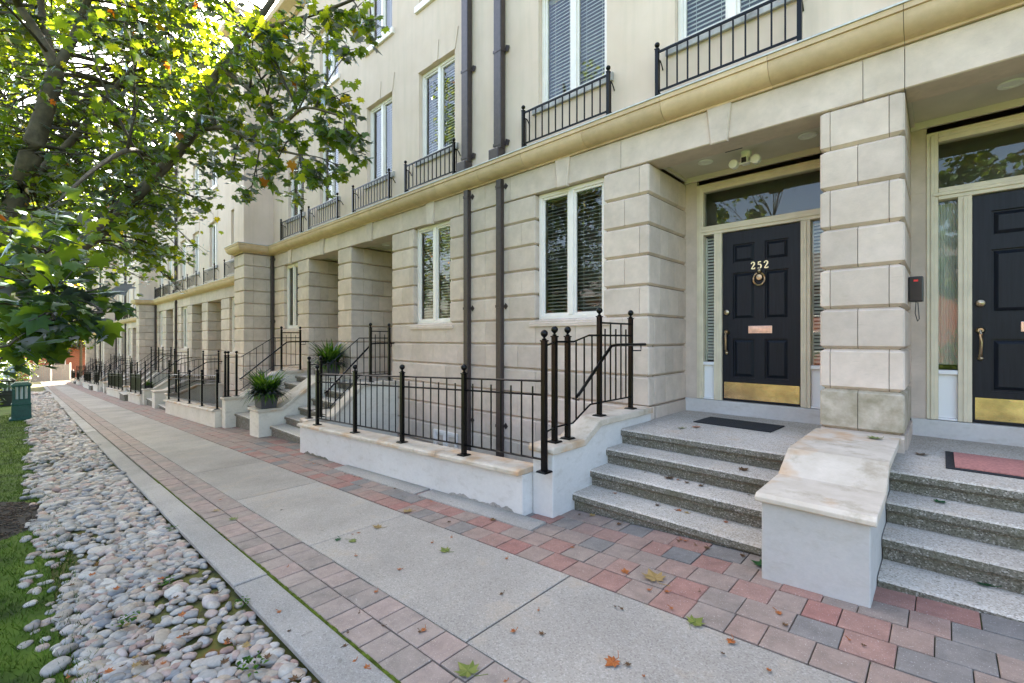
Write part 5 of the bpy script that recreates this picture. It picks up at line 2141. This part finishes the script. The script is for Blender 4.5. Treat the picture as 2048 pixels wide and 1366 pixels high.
spots = []
x = -1.15
while x > -44:
    near = min(1.0, max(0.0, (-x - 2) / 10))
    step = .044 + .045 * near + max(0, -x - 20) * .003
    y = .0
    while y < YK0 - .02:
        edge = .06 + .13 * math.exp(-((x + 2.6) / 2.6) ** 2) + .05 * math.sin(x * 2.3) + .04 * math.sin(x * 5.1)
        bare = math.sin(x * 1.7 + 1) * math.sin(y * 5.2 + x * .6) > .40
        if (y > edge or random.random() < .14) and not (bare and random.random() < .62):
            spots.append((x + random.uniform(-.03, .03), y + random.uniform(-.025, .025), step))
        y += step * random.uniform(.62, 1.0)
    x -= step * .72
spots = [s for s in spots if not (random.random() < .06)]


def peb_tf(s):
    k = s[2]
    l = k * random.uniform(.46, .86)
    w_ = l * random.uniform(.58, .85)
    h_ = l * random.uniform(.34, .55)
    if random.random() < .10:
        l, w_, h_ = l * 1.5, w_ * 1.4, h_ * 1.3
    yaw = random.gauss(.6, .8)
    px = min(s[0], -1.1)
    py = min(s[1], YK0 - w_ * .6 - .005)
    return (px, py, gz(px) - .052 + h_ * .8 + random.uniform(0, .012)), (random.gauss(0, .16), random.gauss(0, .16), yaw), (l, w_, h_)


from mathutils import Euler, Matrix
tfs = [peb_tf(s) for s in spots]


def vis(t):
    p = t[0]
    d = -p[0] * CT + p[1] * ST
    if d < .3:
        return 0
    u = (p[0] * ST + p[1] * CT) / d
    v = -p[2] / d
    if abs(u) > 1024 / FPX or v > (1366 - HOR) / FPX:
        return 0
    return t[2][0] * t[2][1] / d / d


order = sorted(range(len(tfs)), key=lambda i: -vis(tfs[i]))
near_set = set(order[:300])
meshes = []
for k in range(9):
    me = bpy.data.meshes.new("pebble")
    me.from_pydata(stone_shape(V2, k).tolist(), [], F2)
    a = me.attributes.new("tone", 'FLOAT', 'FACE')
    a.data.foreach_set("value", [k / 9.0] * len(F2))
    me.materials.append(M['pebble'])
    me.polygons.foreach_set("use_smooth", [True] * len(F2))
    me.update()
    meshes.append(me)
for n_, i in enumerate(order[:300]):
    loc, rot, sc = tfs[i]
    o = bpy.data.objects.new("pebble", meshes[n_ % 9])
    COL.objects.link(o)
    o.location = loc
    o.rotation_euler = rot
    o.scale = sc
    tag(o, "smooth river pebble at the near end of the stone bed beside the kerb", "pebble", "near pebbles of the stone bed")
shapes = [stone_shape(V1, 20 + k) for k in range(10)]
shapes0 = [stone_shape(V0, 20 + k) for k in range(10)]
F0a = np.array(F0)
VV, FF, TT = [], [], []
off = 0
F1a = np.array(F1)
for i in range(len(tfs)):
    if i in near_set:
        continue
    loc, rot, sc = tfs[i]
    R = np.array(Euler(rot).to_matrix())
    fine = loc[0] > -9
    P = ((shapes if fine else shapes0)[i % 10] * np.array(sc)) @ R.T + np.array(loc)
    VV.append(P)
    FF.append((F1a if fine else F0a) + off)
    off += len(P)
    TT += [random.random()] * (len(F1) if fine else len(F0))
VV = np.concatenate(VV)
FF = np.concatenate(FF)
me = bpy.data.meshes.new("pebble_bed")
me.from_pydata(VV.tolist(), [], FF.tolist())
a = me.attributes.new("tone", 'FLOAT', 'FACE')
a.data.foreach_set("value", TT)
me.materials.append(M['pebble'])
me.polygons.foreach_set("use_smooth", [True] * len(FF))
me.update()
o = bpy.data.objects.new("pebble_bed", me)
COL.objects.link(o)
tag(o, "bed of small river pebbles running along the kerb into the distance", "pebbles", None, "stuff")


# weeds between the stones
def weed(x, y, r, label, seed):
    rnd = random.Random(seed)
    z = gz(x) - .02
    T = thing("weed", (x, y, z), label, "weed", "small weeds in the pebble bed")
    b = MB()
    for i in range(26):
        a = rnd.uniform(0, 6.28)
        rr = r * rnd.uniform(.2, 1)
        cx, cy, cz = x + rr * math.cos(a), y + rr * math.sin(a), z + .02 + r * rnd.uniform(.1, .7)
        s = r * rnd.uniform(.16, .3)
        t = rnd.uniform(0, 6.28)
        b.face([(cx - s * math.cos(t), cy - s * math.sin(t), cz), (cx + s * .5 * math.sin(t), cy - s * .5 * math.cos(t), cz + s * .3), (cx + s * math.cos(t), cy + s * math.sin(t), cz), (cx - s * .5 * math.sin(t), cy + s * .5 * math.cos(t), cz + s * .3)], 0, rnd.random())
        b.face([(x, y, z - .02), (x + .002, y, z - .02), (cx, cy, cz)], 0, .3)
    b.build("leaves", M['fern'], T)


def gpos(px, py, dz=0.0):
    """where the ray through a pixel meets the pavement"""
    d = 2.0
    for _ in range(60):
        p = at(px, py, d)
        e = p.z - (gz(p.x) + dz)
        d += e * 1.2
        d = max(.3, d)
    return at(px, py, d)


for px, py, r, lab in [(495, 1205, .05, "weed against the kerb beside the kerb joint"), (505, 1335, .07, "largest leafy weed at the bottom edge among the pebbles"), (337, 1170, .06, "low weed in the middle of the pebble bed"),
                       (345, 1060, .05, "weed near the kerb, farther up the pebble bed"), (250, 1250, .07, "weed among pebbles at the lawn edge")]:
    p = gpos(px, py)
    weed(p.x, min(p.y, YK0 - .03), r, lab, int(px))


# ------------------------------------------------------------------ fallen leaves
def leaf_obj(p, size, mt, label, seed, group, yaw=None, curl=.25):
    rnd = random.Random(seed)
    b = MB()
    yaw = rnd.uniform(0, 6.28) if yaw is None else yaw
    pts = []
    for x, y, z in LOBE:
        q = (x * size, y * size, size * (curl * (x * x * 1.5 + y * y * .6)) + .002)
        pts.append((q[0] * math.cos(yaw) - q[1] * math.sin(yaw), q[0] * math.sin(yaw) + q[1] * math.cos(yaw), q[2]))
    c = (0, 0, .003)
    n = len(pts)
    for i in range(n):
        b.face([c, pts[i], pts[(i + 1) % n]], 0, rnd.random())
    s = size
    b.tube([(0, 0, .004), (math.sin(yaw) * s * .5, -math.cos(yaw) * s * .5, .006), (math.sin(yaw + .4) * s * .9, -math.cos(yaw + .4) * s * .9, .012)], .0018, 4, 0, .2)
    o = b.build("fallen_leaf", mt)
    o.location = p
    o.rotation_euler = (rnd.gauss(0, .05), rnd.gauss(0, .05), 0)
    tag(o, label, "leaf", group)
    return o


def surf(px, py, kind):
    if kind == 'g':
        p = gpos(px, py)
        p.z = gz(p.x) + .006
        return p
    # kind is a height
    d = kind * FPX / (HOR - py)
    p = at(px, py, d)
    p.z += .003
    return p


G_ = "fallen leaves on the pavement"
i = 0
for px, py, s, m_, lab, k in [(1308, 1157, .15, 'dry_tan', "large tan maple leaf on the square pavers", 'g'),
                              (1391, 1247, .10, 'dry_green', "yellow-green maple leaf on concrete below the tan leaf", 'g'),
                              (935, 1345, .12, 'dry_green', "pale green maple leaf on the brick band at the bottom edge", 'g'),
                              (890, 1103, .09, 'dry_green', "green maple leaf on the middle of a concrete slab", 'g'),
                              (676, 1081, .06, 'dry_dark', "dark green leaf scrap at a slab joint", 'g'),
                              (705, 1084, .07, 'dry_green', "light green leaf just right of the dark scrap at a slab joint", 'g'),
                              (755, 1056, .09, 'dry_tan', "crumpled tan leaf on a slab joint", 'g'),
                              (1522, 1131, .11, 'dry_dark', "dark green leaf against the foot of the white pedestal", 'g'),
                              (1225, 1328, .08, 'dry_orange', "red-brown curled leaf on concrete at the bottom", 'g'),
                              (467, 1040, .09, 'dry_green', "green leaf on the brick band near a moss joint", 'g'),
                              (432, 1023, .08, 'dry_tan', "tan leaf at the far side of the brick band", 'g'),
                              (1462, 1286, .05, 'dry_orange', "small red leaf on concrete before the white pedestal", 'g'),
                              (815, 1024, .10, 'dry_tan', "tan leaf at the paver edge before the long area wall", 'g'),
                              (1250, 1145, .06, 'dry_orange', "orange leaf on the pavers left of the tan leaf", 'g'),
                              (1185, 1032, .06, 'dry_tan', "yellow leaf at the foot of the lowest step", 'g')]:
    i += 1
    leaf_obj(surf(px, py, k), s, M[m_], lab, i, G_)
for px, py, s, m_, lab, z in [(1750, 878, .12, 'dry_green', "green-brown leaf on the upper cap of the white pedestal", -.828), (1393, 855, .10, 'dry_orange', "orange-brown leaf on the landing before the black doormat", -.958),
                              (1362, 857, .07, 'dry_green', "small green leaf on the landing left of the orange one", -.958), (1338, 957, .10, 'dry_brown', "dark curled leaf on the third step down from 252", -1.266),
                              (1880, 1005, .08, 'dry_dark', "green leaf on the second step of the right-hand stairs", -1.108), (1968, 1170, .08, 'dry_dark', "green leaf on the lowest step of the right-hand stairs", -1.408),
                              (1843, 910, .10, 'dry_brown', "brown leaf beside the pink doormat", -.958), (1487, 940, .09, 'dry_brown', "brown leaf on the second step near the pedestal", -1.112),
                              (1970, 1130, .10, 'dry_brown', "brown curled leaf under a riser of the right-hand stairs", -1.40)]:
    i += 1
    leaf_obj(surf(px, py, z), s, M[m_], lab, i, "fallen leaves on the steps")
for k in range(46):
    while True:
        px, py = random.uniform(420, 1900), random.uniform(960, 1366)
        p = gpos(px, py)
        if YK0 < p.y < 2.9 and p.x > -9:
            break
    p.z = gz(p.x) + .005
    i += 1
    leaf_obj(p, random.uniform(.015, .04), M[random.choice(['dry_orange', 'dry_orange', 'dry_brown'])], "tiny orange or brown leaf scrap lying on the pavement", i, "leaf scraps on the pavement", None, .5)
for k in range(60):
    px, py = random.uniform(100, 640), random.uniform(1080, 1366)
    p = gpos(px, py)
    if not (.05 < p.y < YK0 - .05):
        continue
    p.z = gz(p.x) + .012
    i += 1
    leaf_obj(p, random.uniform(.02, .05), M[random.choice(['dry_orange', 'dry_tan', 'dry_brown', 'dry_brown'])], "small rust-coloured dead leaf caught among the pebbles", i, "dead leaves among the pebbles", None, .4)

for k in range(34):
    t = random.random()
    if k < 14:
        x, y = -7.4 + 4.6 * t, 2.78 + random.uniform(-.03, .01)
        z = gz(x) + .006
    elif k < 22:
        x, y = -2.4 + 1.5 * t, 3.36 + random.uniform(-.05, .02)
        z = gz(x) + .006
    elif k < 28:
        x, y = -2.4 + 1.5 * t, 3.69 + random.uniform(-.04, 0)
        z = -1.42
    else:
        x, y = -2.4 + 1.5 * t, 3.98 + random.uniform(-.04, 0)
        z = -1.265
    i += 1
    leaf_obj(Vector((x, y, z)), random.uniform(.02, .055), M[random.choice(['dry_orange', 'dry_brown', 'dry_tan', 'dry_brown'])], "dead leaf scrap gathered in a corner along the wall foot or steps", i, "leaf scraps in the corners", None, .5)
